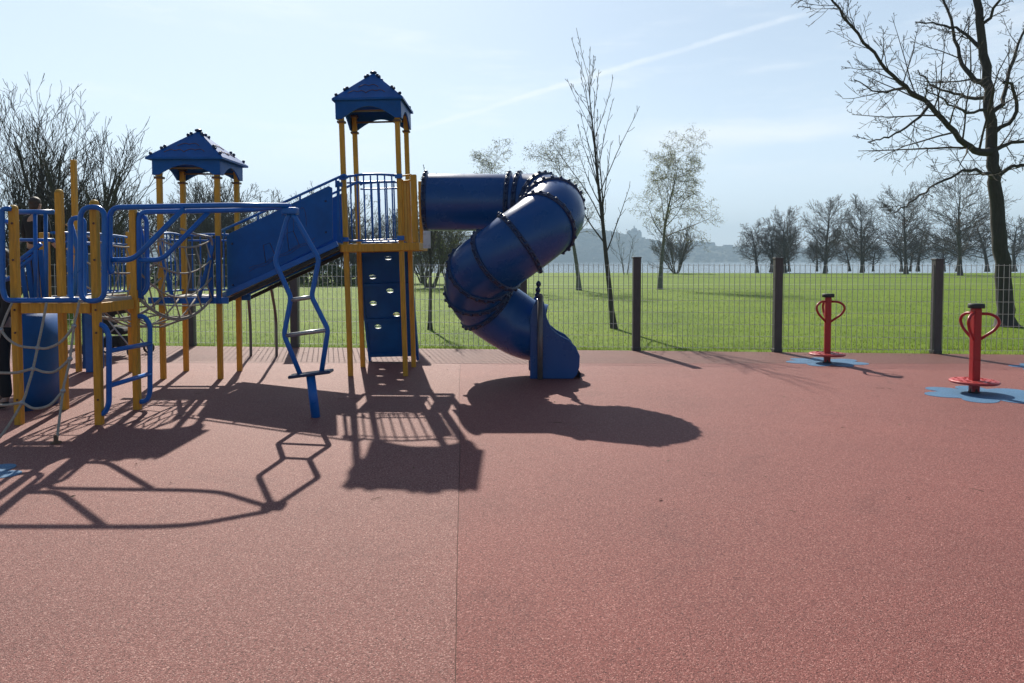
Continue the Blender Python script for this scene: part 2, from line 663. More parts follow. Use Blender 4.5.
    # far hills across the river
    def hill(name, prof, y0, depth, base):
        m = MB()
        n = len(prof)
        rows = 7
        rg = random.Random(hash(name) % 97)
        for r in range(rows):
            t = r / (rows - 1)
            s = math.sin(min(1, t * 1.25) * math.pi / 2)
            for i, (x, h) in enumerate(prof):
                m.v.append((x * (1 + t * .12), y0 + depth * t, base + (h - base) * s + (rg.uniform(-.6, .6) if 0 < r < rows - 1 else 0)))
        for r in range(rows - 1):
            for i in range(n - 1):
                m.f.append([r * n + i, r * n + i + 1, (r + 1) * n + i + 1, (r + 1) * n + i])
                m.s.append(True)
                m.mi.append(0)
        return structure(m.build(name, M['hill'], recalc=False))
    YF = 1600.0

    def prof_px(pts, y):
        return [(at(px, py, y).x, at(px, py, y).z) for px, py in pts]
    pts = [(-700, 240), (-300, 236), (0, 238), (200, 240), (400, 240), (480, 238), (540, 234), (575, 231), (600, 234), (625, 240), (650, 244), (680, 247.5), (700, 249), (720, 250),
           (745, 251), (770, 251), (800, 250), (860, 249), (930, 250), (1024, 249), (1300, 246), (1700, 242)]
    hl = prof_px(pts, YF + 130)
    hill('far_hill', [p for p in hl if abs(p[0]) < 2350], YF - 60, 190, -3.0)
    # woods on the hill: one mass of crowns
    wd = MB()
    rg = random.Random(12)
    for i in range(2600):
        k = rg.randrange(len(hl) - 1)
        px = rg.uniform(430, 1080)
        py_top = None
        for a, b in zip(pts, pts[1:]):
            if a[0] <= px <= b[0]:
                py_top = a[1] + (b[1] - a[1]) * (px - a[0]) / (b[0] - a[0])
        t = rg.random() ** .8
        y = YF - 55 + 190 * t
        top = at(px, py_top, YF + 130).z
        zz = -3 + (top + 3) * math.sin(min(1, t * 1.25) * math.pi / 2)
        x = (px - 512) / F_PX * (YF + 130) * (1 + t * .12) * .98
        s = rg.uniform(3.6, 7.5)
        wd.sphere((x, y, zz + s * .2), s, 6, (1.1, 1.1, rg.uniform(.6, .95)))
    structure(wd.build('far_woodland', M['wood'], recalc=False), 'stuff')


build_ground()


# ------------------------------------------------------------------ far buildings
def far_house(px, py, Y, w, h, name, label, cat, roof=True, group=None, tower=False):
    b = at(px, py, Y)
    t = thing(name, label, cat, b, group)
    t.scale = (1.8, 1.8, 1.8)
    m = MB()
    m.box(b + V((0, 0, h / 2 - 1)), (w, w * .7, h + 2))
    m.build('wall', M['stone'], t)
    r = MB()
    if roof:
        hw, hd = w / 2 * 1.05, w * .37
        z0, z1 = h, h + w * .3
        r.add([b + V(p) for p in ((-hw, -hd, z0), (hw, -hd, z0), (hw, hd, z0), (-hw, hd, z0), (-hw, 0, z1), (hw, 0, z1))],
              [(0, 1, 5, 4), (2, 3, 4, 5), (0, 4, 3), (1, 2, 5), (0, 3, 2, 1)])
        r.build('roof', M['roofing'], t)
    else:
        r.box(b + V((0, 0, h + .3)), (w * 1.03, w * .73, .6))
        r.build('roof', M['roofing'], t)
    wn = MB()
    for i in range(3):
        wn.box(b + V((w * (-.3 + .3 * i), -w * .35 - .03, h * .55)), (w * .12, .1, h * .25))
    wn.build_each('window', M['black'], t)
    return t


far_house(697, 248.5, 1730, 13, 9, 'apartment_block', 'flat-topped pale block, tallest of the hazy town roofs between bare shrub and water', 'building', roof=False)
far_house(708, 249.5, 1715, 16, 4.5, 'far_house', 'hazy pitched-roof house right of the flat-topped block on the far hill', 'house', group='houses on the far hill')
far_house(728, 251.5, 1715, 12, 5, 'far_house', 'hazy house midway along the far town skyline, left of the dark tree clump', 'house', group='houses on the far hill')
far_house(744, 252, 1715, 10, 5.5, 'far_house', 'hazy house nearest the dark low trees on the far skyline', 'house', group='houses on the far hill')


def cathedral():
    b = at(634, 243, 1715)
    t = thing('cathedral', 'pale hazy domed church on the far hill left of the leafy birch', 'church', b)
    t.scale = (1.85, 1.85, 1.85)
    m = MB()
    m.box(b + V((0, 0, 2.5)), (26, 12, 9))
    m.build('wall', M['stone'], t)
    m = MB()
    for x, w, h in ((-6.5, 5, 13), (6.5, 5, 13), (0, 10, 13)):
        m.box(b + V((x, -.5, h / 2)), (w, w, h))
    m.build_each('tower', M['stone'], t)
    m = MB()
    m.lathe([(5, 13), (4.9, 14.5), (3.9, 16.8), (2, 18.4), (.7, 19), (.6, 21), (0, 21.8)], b + V((0, -.5, 0)), n=16)
    m.lathe([(2.4, 13), (2.2, 14), (1.2, 15.6), (0, 16.6)], b + V((-6.5, -.5, 0)), n=12)
    m.lathe([(2.4, 13), (2.2, 14), (1.2, 15.6), (0, 16.6)], b + V((6.5, -.5, 0)), n=12)
    m.build_each('dome', M['roofing'], t)


cathedral()


# ------------------------------------------------------------------ trees
class TP:
    pass


def rot_about(v, ax, a):
    return Matrix.Rotation(a, 3, ax) @ v


def grow(out, p, d, L, r, lvl, P, rng):
    n = P['seg'][lvl]
    p = V(p)
    d = V(d).normalized()
    pts, rs, ds = [p.copy()], [r], [d.copy()]
    for i in range(n):
        w = P['wob'][lvl]
        d = (d + V((rng.gauss(0, w), rng.gauss(0, w), rng.gauss(0, w))) + V((0, 0, P['up'][lvl]))).normalized()
        p = p + d * (L / n)
        pts.append(p.copy())
        ds.append(d.copy())
        rs.append(max(P.get('rmin', .003), r * (1 - (i + 1) / n * (1 - P['tip'][lvl]))))
    out.append((lvl, pts, rs))
    if lvl < P['max']:
        spawn(out, pts, rs, ds, L, lvl, P, rng)


def spawn(out, pts, rs, ds, L, lvl, P, rng, cnt=None):
    n = len(pts) - 1
    k = cnt if cnt is not None else P['n'][lvl]
    az = rng.uniform(0, 6.28)
    for i in range(k):
        t = P['start'][lvl] + (1 - P['start'][lvl]) * ((i + rng.random()) / k)
        f = t * n
        j = min(int(f), n - 1)
        u = f - j
        pos = pts[j].lerp(pts[j + 1], u)
        dd = ds[j + 1]
        az += 2.4 + rng.gauss(0, .4)
        ang = R(P['ang'][lvl] + rng.gauss(0, 8))
        o = rot_about(dd.orthogonal().normalized(), dd, az)
        nd_ = rot_about(dd, o, ang)
        if P.get('flat') and nd_.y:
            nd_.y *= P['flat']
        rr = (rs[j] * (1 - u) + rs[j + 1] * u)
        ll = L * P['lr'][lvl] * (1.15 - P.get('shape', .6) * t) * rng.uniform(.7, 1.2)
        grow(out, pos, nd_, ll, max(P.get('rmin', .003), rr * P['rr'][lvl]), lvl + 1, P, rng)


def tree_mesh(out, root, trunk_mat, twig_mat, split=1):
    tm, cm = MB(), MB()
    for lvl, pts, rs in out:
        s = (8, 6, 4, 3, 3, 3)[lvl]
        (tm if lvl < split else cm).tube(pts, rs, s, caps=False)
    tm.build('trunk', trunk_mat, root, recalc=False)
    cm.build('crown', twig_mat, root, recalc=False)


def leaves_on(out, root, mat, lv, per, size, rng, spread=.1):
    m = MB()
    for lvl, pts, rs in out:
        if lvl < lv:
            continue
        for i in range(per):
            p = rng.choice(pts[1:]) + V((rng.gauss(0, spread), rng.gauss(0, spread), rng.gauss(0, spread)))
            a = V((rng.gauss(0, 1), rng.gauss(0, 1), rng.gauss(0, 1))).normalized()
            b = a.orthogonal().normalized()
            s = size * rng.uniform(.6, 1.3)
            m.add([p - a * s, p + b * s * .45, p + a * s, p - b * s * .45], [(0, 1, 2, 3)])
    m.build('leaves', mat, root, recalc=False)


def make_tree(name, label, cat, loc, P, h, r, trunk_mat, twig_mat, seed, lean=(0, 0), split=1, group=None, leaves=None, stems=1):
    rng = random.Random(seed)
    root = thing(name, label, cat, loc, group)
    out = []
    for s in range(stems):
        if stems > 1:
            a = 6.28 * s / stems + rng.uniform(-.3, .3)
            q = rng.uniform(.1, P.get('stemspread', .5))
            dr = V((math.cos(a) * q, math.sin(a) * q, 1))
            p0 = V(loc) + V((math.cos(a) * .25, math.sin(a) * .25, -.05))
            grow(out, p0, dr, h * rng.uniform(.75, 1.05) * (1 - .25 * q), r * rng.uniform(.7, 1.1), 0, P, rng)
        else:
            grow(out, V(loc) + V((0, 0, -.05)), V((lean[0], lean[1], 1)), h, r, 0, P, rng)
    # root flare
    if stems == 1:
        lvl, pts, rs = out[0]
        rs[0] *= 1.45
    tree_mesh(out, root, trunk_mat, twig_mat, split)
    if leaves:
        leaves_on(out, root, leaves[0], leaves[1], leaves[2], leaves[3], rng, leaves[4])
    return root


P_PARK = dict(max=3, seg=(9, 7, 5, 4), wob=(.03, .05, .07, .09), up=(.02, .05, .05, .04), tip=(.12, .2, .3, .5), n=(30, 14, 6),
              start=(.16, .12, .12), ang=(54, 38, 36), lr=(.56, .42, .48), rr=(.36, .46, .6), rmin=.0125, shape=.58)
P_DENSE = dict(max=3, seg=(8, 6, 5, 4), wob=(.06, .13, .16, .2), up=(.02, .04, .02, .0), tip=(.15, .2, .3, .5), n=(18, 11, 8),
               start=(.22, .1, .1), ang=(66, 52, 50), lr=(.62, .5, .5), rr=(.4, .5, .55), rmin=.014, shape=.55)
P_BIRCH = dict(max=4, seg=(10, 7, 5, 4, 3), wob=(.05, .1, .14, .16, .2), up=(.03, .05, .0, -.10, -.18), tip=(.12, .2, .3, .5, .7), n=(17, 8, 5, 3),
               start=(.34, .2, .2, .2), ang=(48, 44, 42, 40), lr=(.39, .48, .5, .55), rr=(.42, .5, .55, .6), rmin=.006, shape=.42)
P_SAP = dict(max=2, seg=(14, 9, 5), wob=(.012, .03, .07), up=(.0, .03, .05), tip=(.10, .25, .5), n=(26, 7), start=(.29, .2),
             ang=(19, 32), lr=(.42, .17), rr=(.40, .55), rmin=.0055, shape=.75)
P_SHRUB = dict(max=3, seg=(8, 6, 4, 3), wob=(.07, .11, .14, .16), up=(.05, .09, .08, .05), tip=(.15, .25, .4, .6), n=(9, 6, 4), start=(.12, .15, .15),
               ang=(30, 32, 34), lr=(.55, .5, .5), rr=(.55, .55, .6), rmin=.006, shape=.5, stemspread=.55)

# near bare tree at the right edge: main limbs set out by hand, twigs grown on them
def big_tree():
    YB = 19.0
    base = gnd(1007, 325)
    root = thing('bare_tree', 'tall dark bare tree with long drooping limb, nearest tree at right edge behind the fence', 'tree', base)
    rng = random.Random(21)
    P = dict(max=4, seg=(8, 6, 5, 4, 3), wob=(.03, .06, .09, .11, .13), up=(.0, .03, .04, .04, .03), tip=(.3, .22, .3, .4, .6), n=(0, 11, 7, 3), start=(.2, .10, .12, .15),
             ang=(50, 52, 46, 40), lr=(.5, .34, .46, .5), rr=(.5, .34, .5, .55), rmin=.0055, shape=.88)
    out = []

    def limb(px, r0, r1, dy=0.0, lvl=1, cnt=None, dy2=None):
        pts = []
        n = len(px)
        for i, (x, y) in enumerate(px):
            d = dy * (i / (n - 1))
            pts.append(at(x, y, base.y + d))
        path = smooth_path(pts, 4)
        k = len(path)
        path = [p + V((rng.gauss(0, .02), rng.gauss(0, .02), rng.gauss(0, .02))) if 0 < i < k - 1 else p for i, p in enumerate(path)]
        rs = [r0 + (r1 - r0) * (i / (k - 1)) ** (.8 if lvl == 0 else .52) for i in range(k)]
        L = sum((path[i + 1] - path[i]).length for i in range(k - 1))
        ds = [(path[min(i + 1, k - 1)] - path[max(i - 1, 0)]).normalized() for i in range(k)]
        out.append((lvl, path, rs))
        spawn(out, path, rs, ds, L, lvl if lvl else 1, P, rng, cnt)
    limb([(1006, 328), (1005, 300), (1001, 250), (996, 200), (993, 165), (992, 130), (988, 90), (982, 45), (977, 0), (973, -50), (972, -110)], .215, .06, 0, 0, 0)
    out[0][2][0] = .36
    out[0][2][1] = .27
    limb([(993, 152), (975, 150), (955, 133), (930, 105), (905, 87), (880, 62), (850, 25), (828, -5), (815, -25)], .12, .018, -1.2, 1, 30)
    limb([(996, 180), (985, 172), (965, 169), (945, 180), (925, 192), (905, 206), (893, 213)], .065, .012, -1.6, 1, 10)
    limb([(986, 85), (966, 70), (955, 40), (944, 0), (935, -40)], .085, .02, 1.2, 1, 13)
    limb([(990, 115), (1003, 100), (1010, 70), (1022, 35), (1040, -5)], .085, .02, .8, 1, 13)
    limb([(992, 132), (1010, 122), (1016, 100), (1010, 85), (1004, 82)], .06, .03, -.6, 1, 5)
    limb([(997, 180), (1010, 168), (1026, 165), (1050, 172)], .08, .02, -.5, 1, 6)
    limb([(995, 150), (1012, 142), (1040, 138), (1075, 120)], .075, .02, .5, 1, 11)
    limb([(983, 50), (960, 30), (940, 24), (915, 22)], .06, .015, 1.0, 1, 10)
    limb([(988, 98), (960, 95), (935, 88), (918, 70)], .06, .015, 1.8, 1, 10)
    limb([(988, 110), (968, 112), (948, 104), (925, 88)], .05, .012, -2.2, 1, 8)
    limb([(976, 0), (960, -30), (930, -60)], .06, .02, .5, 1, 8)
    limb([(980, 30), (1000, 0), (1015, -40)], .06, .02, -.8, 1, 9)
    limb([(930, 105), (905, 128), (885, 138), (868, 142)], .05, .012, -1.5, 1, 7)
    limb([(905, 87), (880, 92), (855, 80)], .04, .012, -.8, 1, 6)
    tree_mesh(out, root, M['bark'], M['bark_twig'], 2)


big_tree()

# sapling in the middle, leaning left
sb = gnd(614, 327)
make_tree('sapling_tree', 'slender bare young tree leaning left, in front of the two birches', 'tree', sb, P_SAP, 6.1, .068, M['bark_grey'], M['bark_twig'], 8, lean=(-.128, 0))
# thin trunk behind the tube slide
make_tree('sapling_tree', 'small bare sapling behind the fence, half hidden under the tube slide', 'tree', gnd(430, 328), dict(P_SAP, start=(.5, .2)), 3.3, .05, M['bark'], M['bark_twig'], 9, lean=(.01, 0))
# birches
make_tree('birch_tree', 'airy birch with pale young leaves, right of the leaning sapling', 'tree', gnd(660, 289), P_BIRCH, 7.0, .13, M['birch'], M['birch_twig'], 31,
          leaves=(M['catkin'], 3, 3, .040, .10), group='birches on the lawn')
make_tree('birch_tree', 'birch with sparse crown directly behind the leaning sapling', 'tree', gnd(579, 290), dict(P_BIRCH, lr=(.30, .46, .5, .55)), 7.2, .12, M['birch'], M['birch_twig'], 37,
          lean=(-.05, 0), leaves=(M['catkin'], 3, 1, .040, .12), group='birches on the lawn')
make_tree('birch_tree', 'birch whose crown shows just above the straight tube', 'tree', V(((491 - 512) / F_PX * 40, 40, 0)), dict(P_BIRCH, lr=(.28, .46, .5, .55)), 6.9, .12, M['birch'], M['birch_twig'], 43,
          leaves=(M['catkin'], 3, 1, .040, .12), group='birches on the lawn')
make_tree('bare_shrub', 'grey bare bush at the lawn edge behind the leafy birch', 'shrub', gnd(676, 273), dict(P_SHRUB, rmin=.016, stemspread=.9), 5.6, .10, M['shrub'], M['shrub'], 51, stems=9)
make_tree('bare_shrub', 'thin bare bush against the hazy hill between sapling and birch', 'shrub', gnd(625, 274), dict(P_SHRUB, rmin=.012, n=(4, 3, 2)), 4.4, .06, M['shrub'], M['shrub'], 52, stems=3)

# the row along the lawn edge at right
protos = []
spec = [(785, 272.5, 9.6, 61), (825, 273, 11.3, 62), (862, 272.5, 10.7, 63), (906, 274, 11.8, 64), (960, 276, 12.4, 65)]
lab = ['bare tree at the left end of the tall row, next to the low dark clump', 'upright bare tree, second from the left of the tall row on the lawn edge', 'bare tree straight beyond the fence between second and fourth of the tall row',
       'bare tree with open V-shaped crown, just left of the big drooping limb tip', 'broad tall bare tree behind the drooping limb, last of the row before the big trunk']
for (px, py, h, sd), lb in zip(spec, lab):
    g = gnd(px, py)
    make_tree('park_tree', lb, 'tree', g, dict(P_PARK, ang=(50 + sd % 3 * 5, 38, 36)), h * .71, .23, M['bark_grey'], M['bark_grey'], sd, group='bare trees in a row on the lawn edge')
dense = []
dspec = [(757, 272.4, 5.6, 71, 1.0), (771, 272.2, 5.0, 72, 1)]
dl = ['low round dark tree, leftmost of the clump at the water', 'low round dark tree squeezed between the clump and the tall row']
for (px, py, h, sd, s), lb in zip(dspec, dl):
    dense.append(make_tree('round_tree', lb, 'tree', gnd(px, py), P_DENSE, h, .22, M['bark'], M['bark'], sd, group='dark trees behind the row'))
more = [(806, 272, .95), (845, 271.9, 1.0), (884, 271.8, .95), (925, 272, 1.0), (942, 271.8, 1.1), (985, 272, 1.2), (1016, 272, 1.3), (1045, 272, 1.3),
        (793, 271.9, .72), (835, 271.9, .75), (870, 271.9, .78), (895, 271.9, .74), (934, 271.9, .8), (970, 271.9, .85)]
for i, (px, py, s) in enumerate(more):
    where = ['between first and second', 'between second and third', 'between third and fourth', 'between fourth and fifth', 'close left of the fifth',
             'between the fifth and the big trunk', 'beside the big trunk', 'outside the right edge beyond the big trunk', 'low, just right of the round clump', 'low, in the gap after the second', 'low, just right of the third', 'low, just left of the fourth',
             'low, in the gap after the fourth', 'low, just right of the fifth'][i]
    dup(dense[i % 2], gnd(px, py) + V((0, 6, 0)), 1.3 * i, s, 'dark bushy bare tree behind the tall row, ' + where, 'dark trees behind the row')

# left: tall bare multi-stem trees and thicket behind the fence
P_LEFT = dict(P_SHRUB, n=(9, 5, 3), rmin=.0065, stemspread=.70, ang=(30, 30, 32), wob=(.05, .08, .10, .12), up=(.04, .13, .13, .08))
make_tree('bare_alder', 'dense bare many-stemmed tree above the platform at the left edge', 'tree', V((-16.9, 24, -.05)), P_LEFT, 6.4, .11, M['bark_grey'], M['bark_grey'], 81, stems=12)
make_tree('bare_alder', 'bare many-stemmed tree spreading right towards the left roof', 'tree', V((-14.1, 23.4, -.05)), P_LEFT, 5.7, .11, M['bark_grey'], M['bark_grey'], 82, stems=12)
make_tree('bare_alder', 'bare many-stemmed tree set back behind the two at the left edge', 'tree', V((-19.8, 29, -.05)), P_LEFT, 6.6, .10, M['bark'], M['bark'], 83, stems=6)

sh = make_tree('thicket_shrub', 'bare thicket shrub on the lawn behind the sloping bridge, one of a dense belt', 'shrub', V((-21, 52, -.05)), dict(P_SHRUB, rmin=.013), 6.4, .09, M['shrub'], M['shrub'], 91, stems=9, group='bare shrubs of the thicket')
sh2 = make_tree('thicket_shrub', 'bare thicket shrub on the lawn behind the sloping bridge, one of a dense belt', 'shrub', V((-17, 53, -.05)), dict(P_SHRUB, rmin=.013), 5.6, .09, M['shrub'], M['shrub'], 92, stems=9, group='bare shrubs of the thicket')
rg = random.Random(4)
for i in range(15):
    x = -33 + i * 2.05 + rg.uniform(-.6, .6)
    dup((sh, sh2)[i % 2], (x, 51 + rg.uniform(0, 6), -.05), rg.uniform(0, 6.2), rg.uniform(.75, 1.1) * (.8 if x > -9 else 1), None, 'bare shrubs of the thicket')
make_tree('willow_bush', 'grey-green leafing bush between the slide tower and the tube slide', 'bush', V((-4.9, 44, -.05)), dict(P_SHRUB, rmin=.01), 4.4, .08, M['shrub'], M['shrub'], 95, stems=8,
          leaves=(M['willow'], 2, 1, .07, .12))


def hedge():
    rng = random.Random(14)
    o = MB()
    for i in range(15000):
        x = rng.uniform(-28, -6.5)
        a = rng.uniform(0, math.pi)
        k = 1 + .18 * math.sin(x * 1.3) + .12 * math.sin(x * 3.7)
        rr = rng.uniform(.72, 1) ** .5
        p = V((x, 47.5 + .75 * rr * math.cos(a), max(0, 1.38 * k * rr * math.sin(a))))
        n = V((rng.gauss(0, 1), rng.gauss(0, 1), rng.gauss(0, 1))).normalized()
        b = n.orthogonal().normalized()
        s = rng.uniform(.05, .12)
        o.add([p - n * s, p + b * s * .6, p + n * s, p - b * s * .6], [(0, 1, 2, 3)])
    tag(o.build('hedge', M['hedge'], recalc=False), 'low clipped green hedge on the lawn under the bare thicket', 'hedge')


hedge()


# ------------------------------------------------------------------ fence
def fence():
    def fy(x):
        return 13.06 - 0.085 * (x - 2.2)
    root = thing('mesh_fence', 'grey wire mesh fence with dark square posts between play area and lawn', 'fence', (0, fy(0), 0))
    xs = [-14.2, -12.1, -10.05, -8.0, -5.98, -4.0, -1.85, .2, 2.2, 4.62, 7.26, 10.1, 13.2]
    for i, x in enumerate(xs):
        m = MB()
        h = 1.63 - .006 * (x - 2)
        y = fy(x)
        m.box((x, y, h / 2 - .05), (.135, .135, h + .1))
        m.box((x, y, h + .012), (.15, .15, .03))
        m.box((x, y, .03), (.15, .15, .06))
        m.build('post', M['fpost'], root, bevel=.008)
    for a, b in zip(xs, xs[1:]):
        m = MB()
        x = a + .10
        while x < b - .07:
            m.tube([(x, fy(x) - .012, .03), (x, fy(x) - .012, 1.53)], .0052, 4, smooth=False)
            x += .088
        for k in range(8):
            z = .06 + k * .207
            m.beam((a + .07, fy(a) + .0, z), (b - .07, fy(b) + .0, z), .006, .006)
        m.build('mesh_panel', M['fence'], root, recalc=False)


fence()


# ------------------------------------------------------------------ roofed towers
def arch(w, h, rise, n=12):
    """fascia outline: straight top, arched bottom, feet at both ends"""
    pts = [(-w / 2, h), (-w / 2, 0), (-w / 2 + .085, 0)]
    for i in range(n + 1):
        t = i / n
        x = (-w / 2 + .085) + (w - .17) * t
        pts.append((x, rise * math.sin(math.pi * t)))
    pts = pts + [(w / 2 - .085, 0), (w / 2, 0), (w / 2, h)]
    out = []
    for p in pts:
        if not out or (abs(p[0] - out[-1][0]) + abs(p[1] - out[-1][1])) > 1e-4:
            out.append(p)
    return out[::-1]


def roof_parts(root, x0, x1, y0, y1, z_eave, z_peak, over, z_low):
    cx, cy = (x0 + x1) / 2, (y0 + y1) / 2
    hx, hy = (x1 - x0) / 2 + over, (y1 - y0) / 2 + over
    apex = V((cx, cy, z_peak))
    cs = [V((cx - hx, cy - hy, z_eave)), V((cx + hx, cy - hy, z_eave)), V((cx + hx, cy + hy, z_eave)), V((cx - hx, cy + hy, z_eave))]
    roof = MB()
    t = V((0, 0, .028))
    for i in range(4):
        a, b = cs[i], cs[(i + 1) % 4]
        ap = apex
        roof.add([a, b, ap, a - t, b - t, ap - t], [(0, 1, 2), (5, 4, 3), (0, 3, 4, 1)])
    ro = roof.build('roof', M['blue_panel'], root, recalc=False)
    # dark knuckle joints along the hips and a cap
    k = MB()
    for c in cs:
        for f in (.10, .30, .36, .80, .86):
            p = c.lerp(apex, f)
            k.sphere(p + V((0, 0, .012)), .024, 8)
    k.sphere(apex + V((0, 0, .004)), .04, 10, (1.3, 1.3, .6))
    k.build_each('hip_joint', M['navy'], ro)
    # etched gulls on two faces
    e = MB()
    for i in (0, 1):
        a, b = cs[i], cs[(i + 1) % 4]
        nrm = (b - a).cross(apex - a).normalized()
        mid = (a + b) / 2
        uy = (apex - mid)
        ux = (b - a)
        for gx, gy, s in ((-.16, .22, .13), (.10, .24, .13), (-.02, .46, .14)):
            pts = []
            for j in range(11):
                u = j / 10 * 2 - 1
                pts.append(mid + ux * (gx + u * s) + uy * (gy - .05 * abs(u) ** 1.5 + .06 * math.sin(abs(u) * math.pi) * (1 if abs(u) < 1 else 0)) + nrm * .003)
            e.tube(pts, .006, 4)
    e.build_each('etched_gull', M['etch_rust'], ro)
    # fascia boards with arches
    h = z_eave - z_low
    for o, ux, w in (((cx, y0 - .055, z_low), (1, 0, 0), x1 - x0 + .13), ((cx, y1 + .055, z_low), (1, 0, 0), x1 - x0 + .13),
                     ((x0 - .055, cy, z_low), (0, 1, 0), y1 - y0 + .075), ((x1 + .055, cy, z_low), (0, 1, 0), y1 - y0 + .075)):
        m = MB()
        m.prism(arch(w, h - .012, h * .60), o, ux, (0, 0, 1), .02)
        m.build('fascia_board', M['blue_panel'], root)
    cl = MB()
    for x in (x0, x1):
        for y in (y0, y1):
            for z in (z_low - .035, z_eave - .07):
                cl.box((x, y, z), (.106, .106, .028))
    cl.build_each('collar', M['collar'], root, bevel=.004)
    b = MB()
    b.beam((x0, y0 + .01, z_low + h * .42), (x1, y0 + .01, z_low + h * .42), .03, .022)
    b.beam((x0, y1 - .01, z_low + h * .42), (x1, y1 - .01, z_low + h * .42), .03, .022)
    b.build_each('roof_beam', M['collar'], root)


def post(root, x, y, z1, w=.066, z0=-.03, top_bevel=True):
    m = MB()
    m.box((x, y, (z0 + z1) / 2), (w, w, z1 - z0))
    return m.build('post', M['timber'], root, bevel=.009)


def railing(root, a, b, z0, z1, z2, n, bow=0.0, r=.014, name='railing'):
    """bottom rail z0, second rail z1, top rail z2 with n balusters between a and b (x,y)"""
    m = MB()
    a2, b2 = V((a[0], a[1], 0)), V((b[0], b[1], 0))
    d = (b2 - a2).normalized()
    nrm = V((d.y, -d.x, 0))

    def P(t, z):
        return a2.lerp(b2, t) + nrm * (bow * 4 * t * (1 - t)) + V((0, 0, z))
    m.tube([P(i / 10, z2 + .02 * math.sin(math.pi * i / 10)) for i in range(11)], r * 1.25, 8)
    ro = m.build(name, M['blue'], root)
    m = MB()
    for z, rr in ((z0, r), (z1, r * .9)):
        m.tube([P(i / 10, z) for i in range(11)], rr, 8)
    m.build_each('rail', M['blue'], ro)
    m = MB()
    for i in range(n):
        t = (i + .5) / n
        m.tube([P(t, z0), P(t, z2)], r * .75, 6)
    m.build_each('baluster', M['blue'], ro)
    return ro


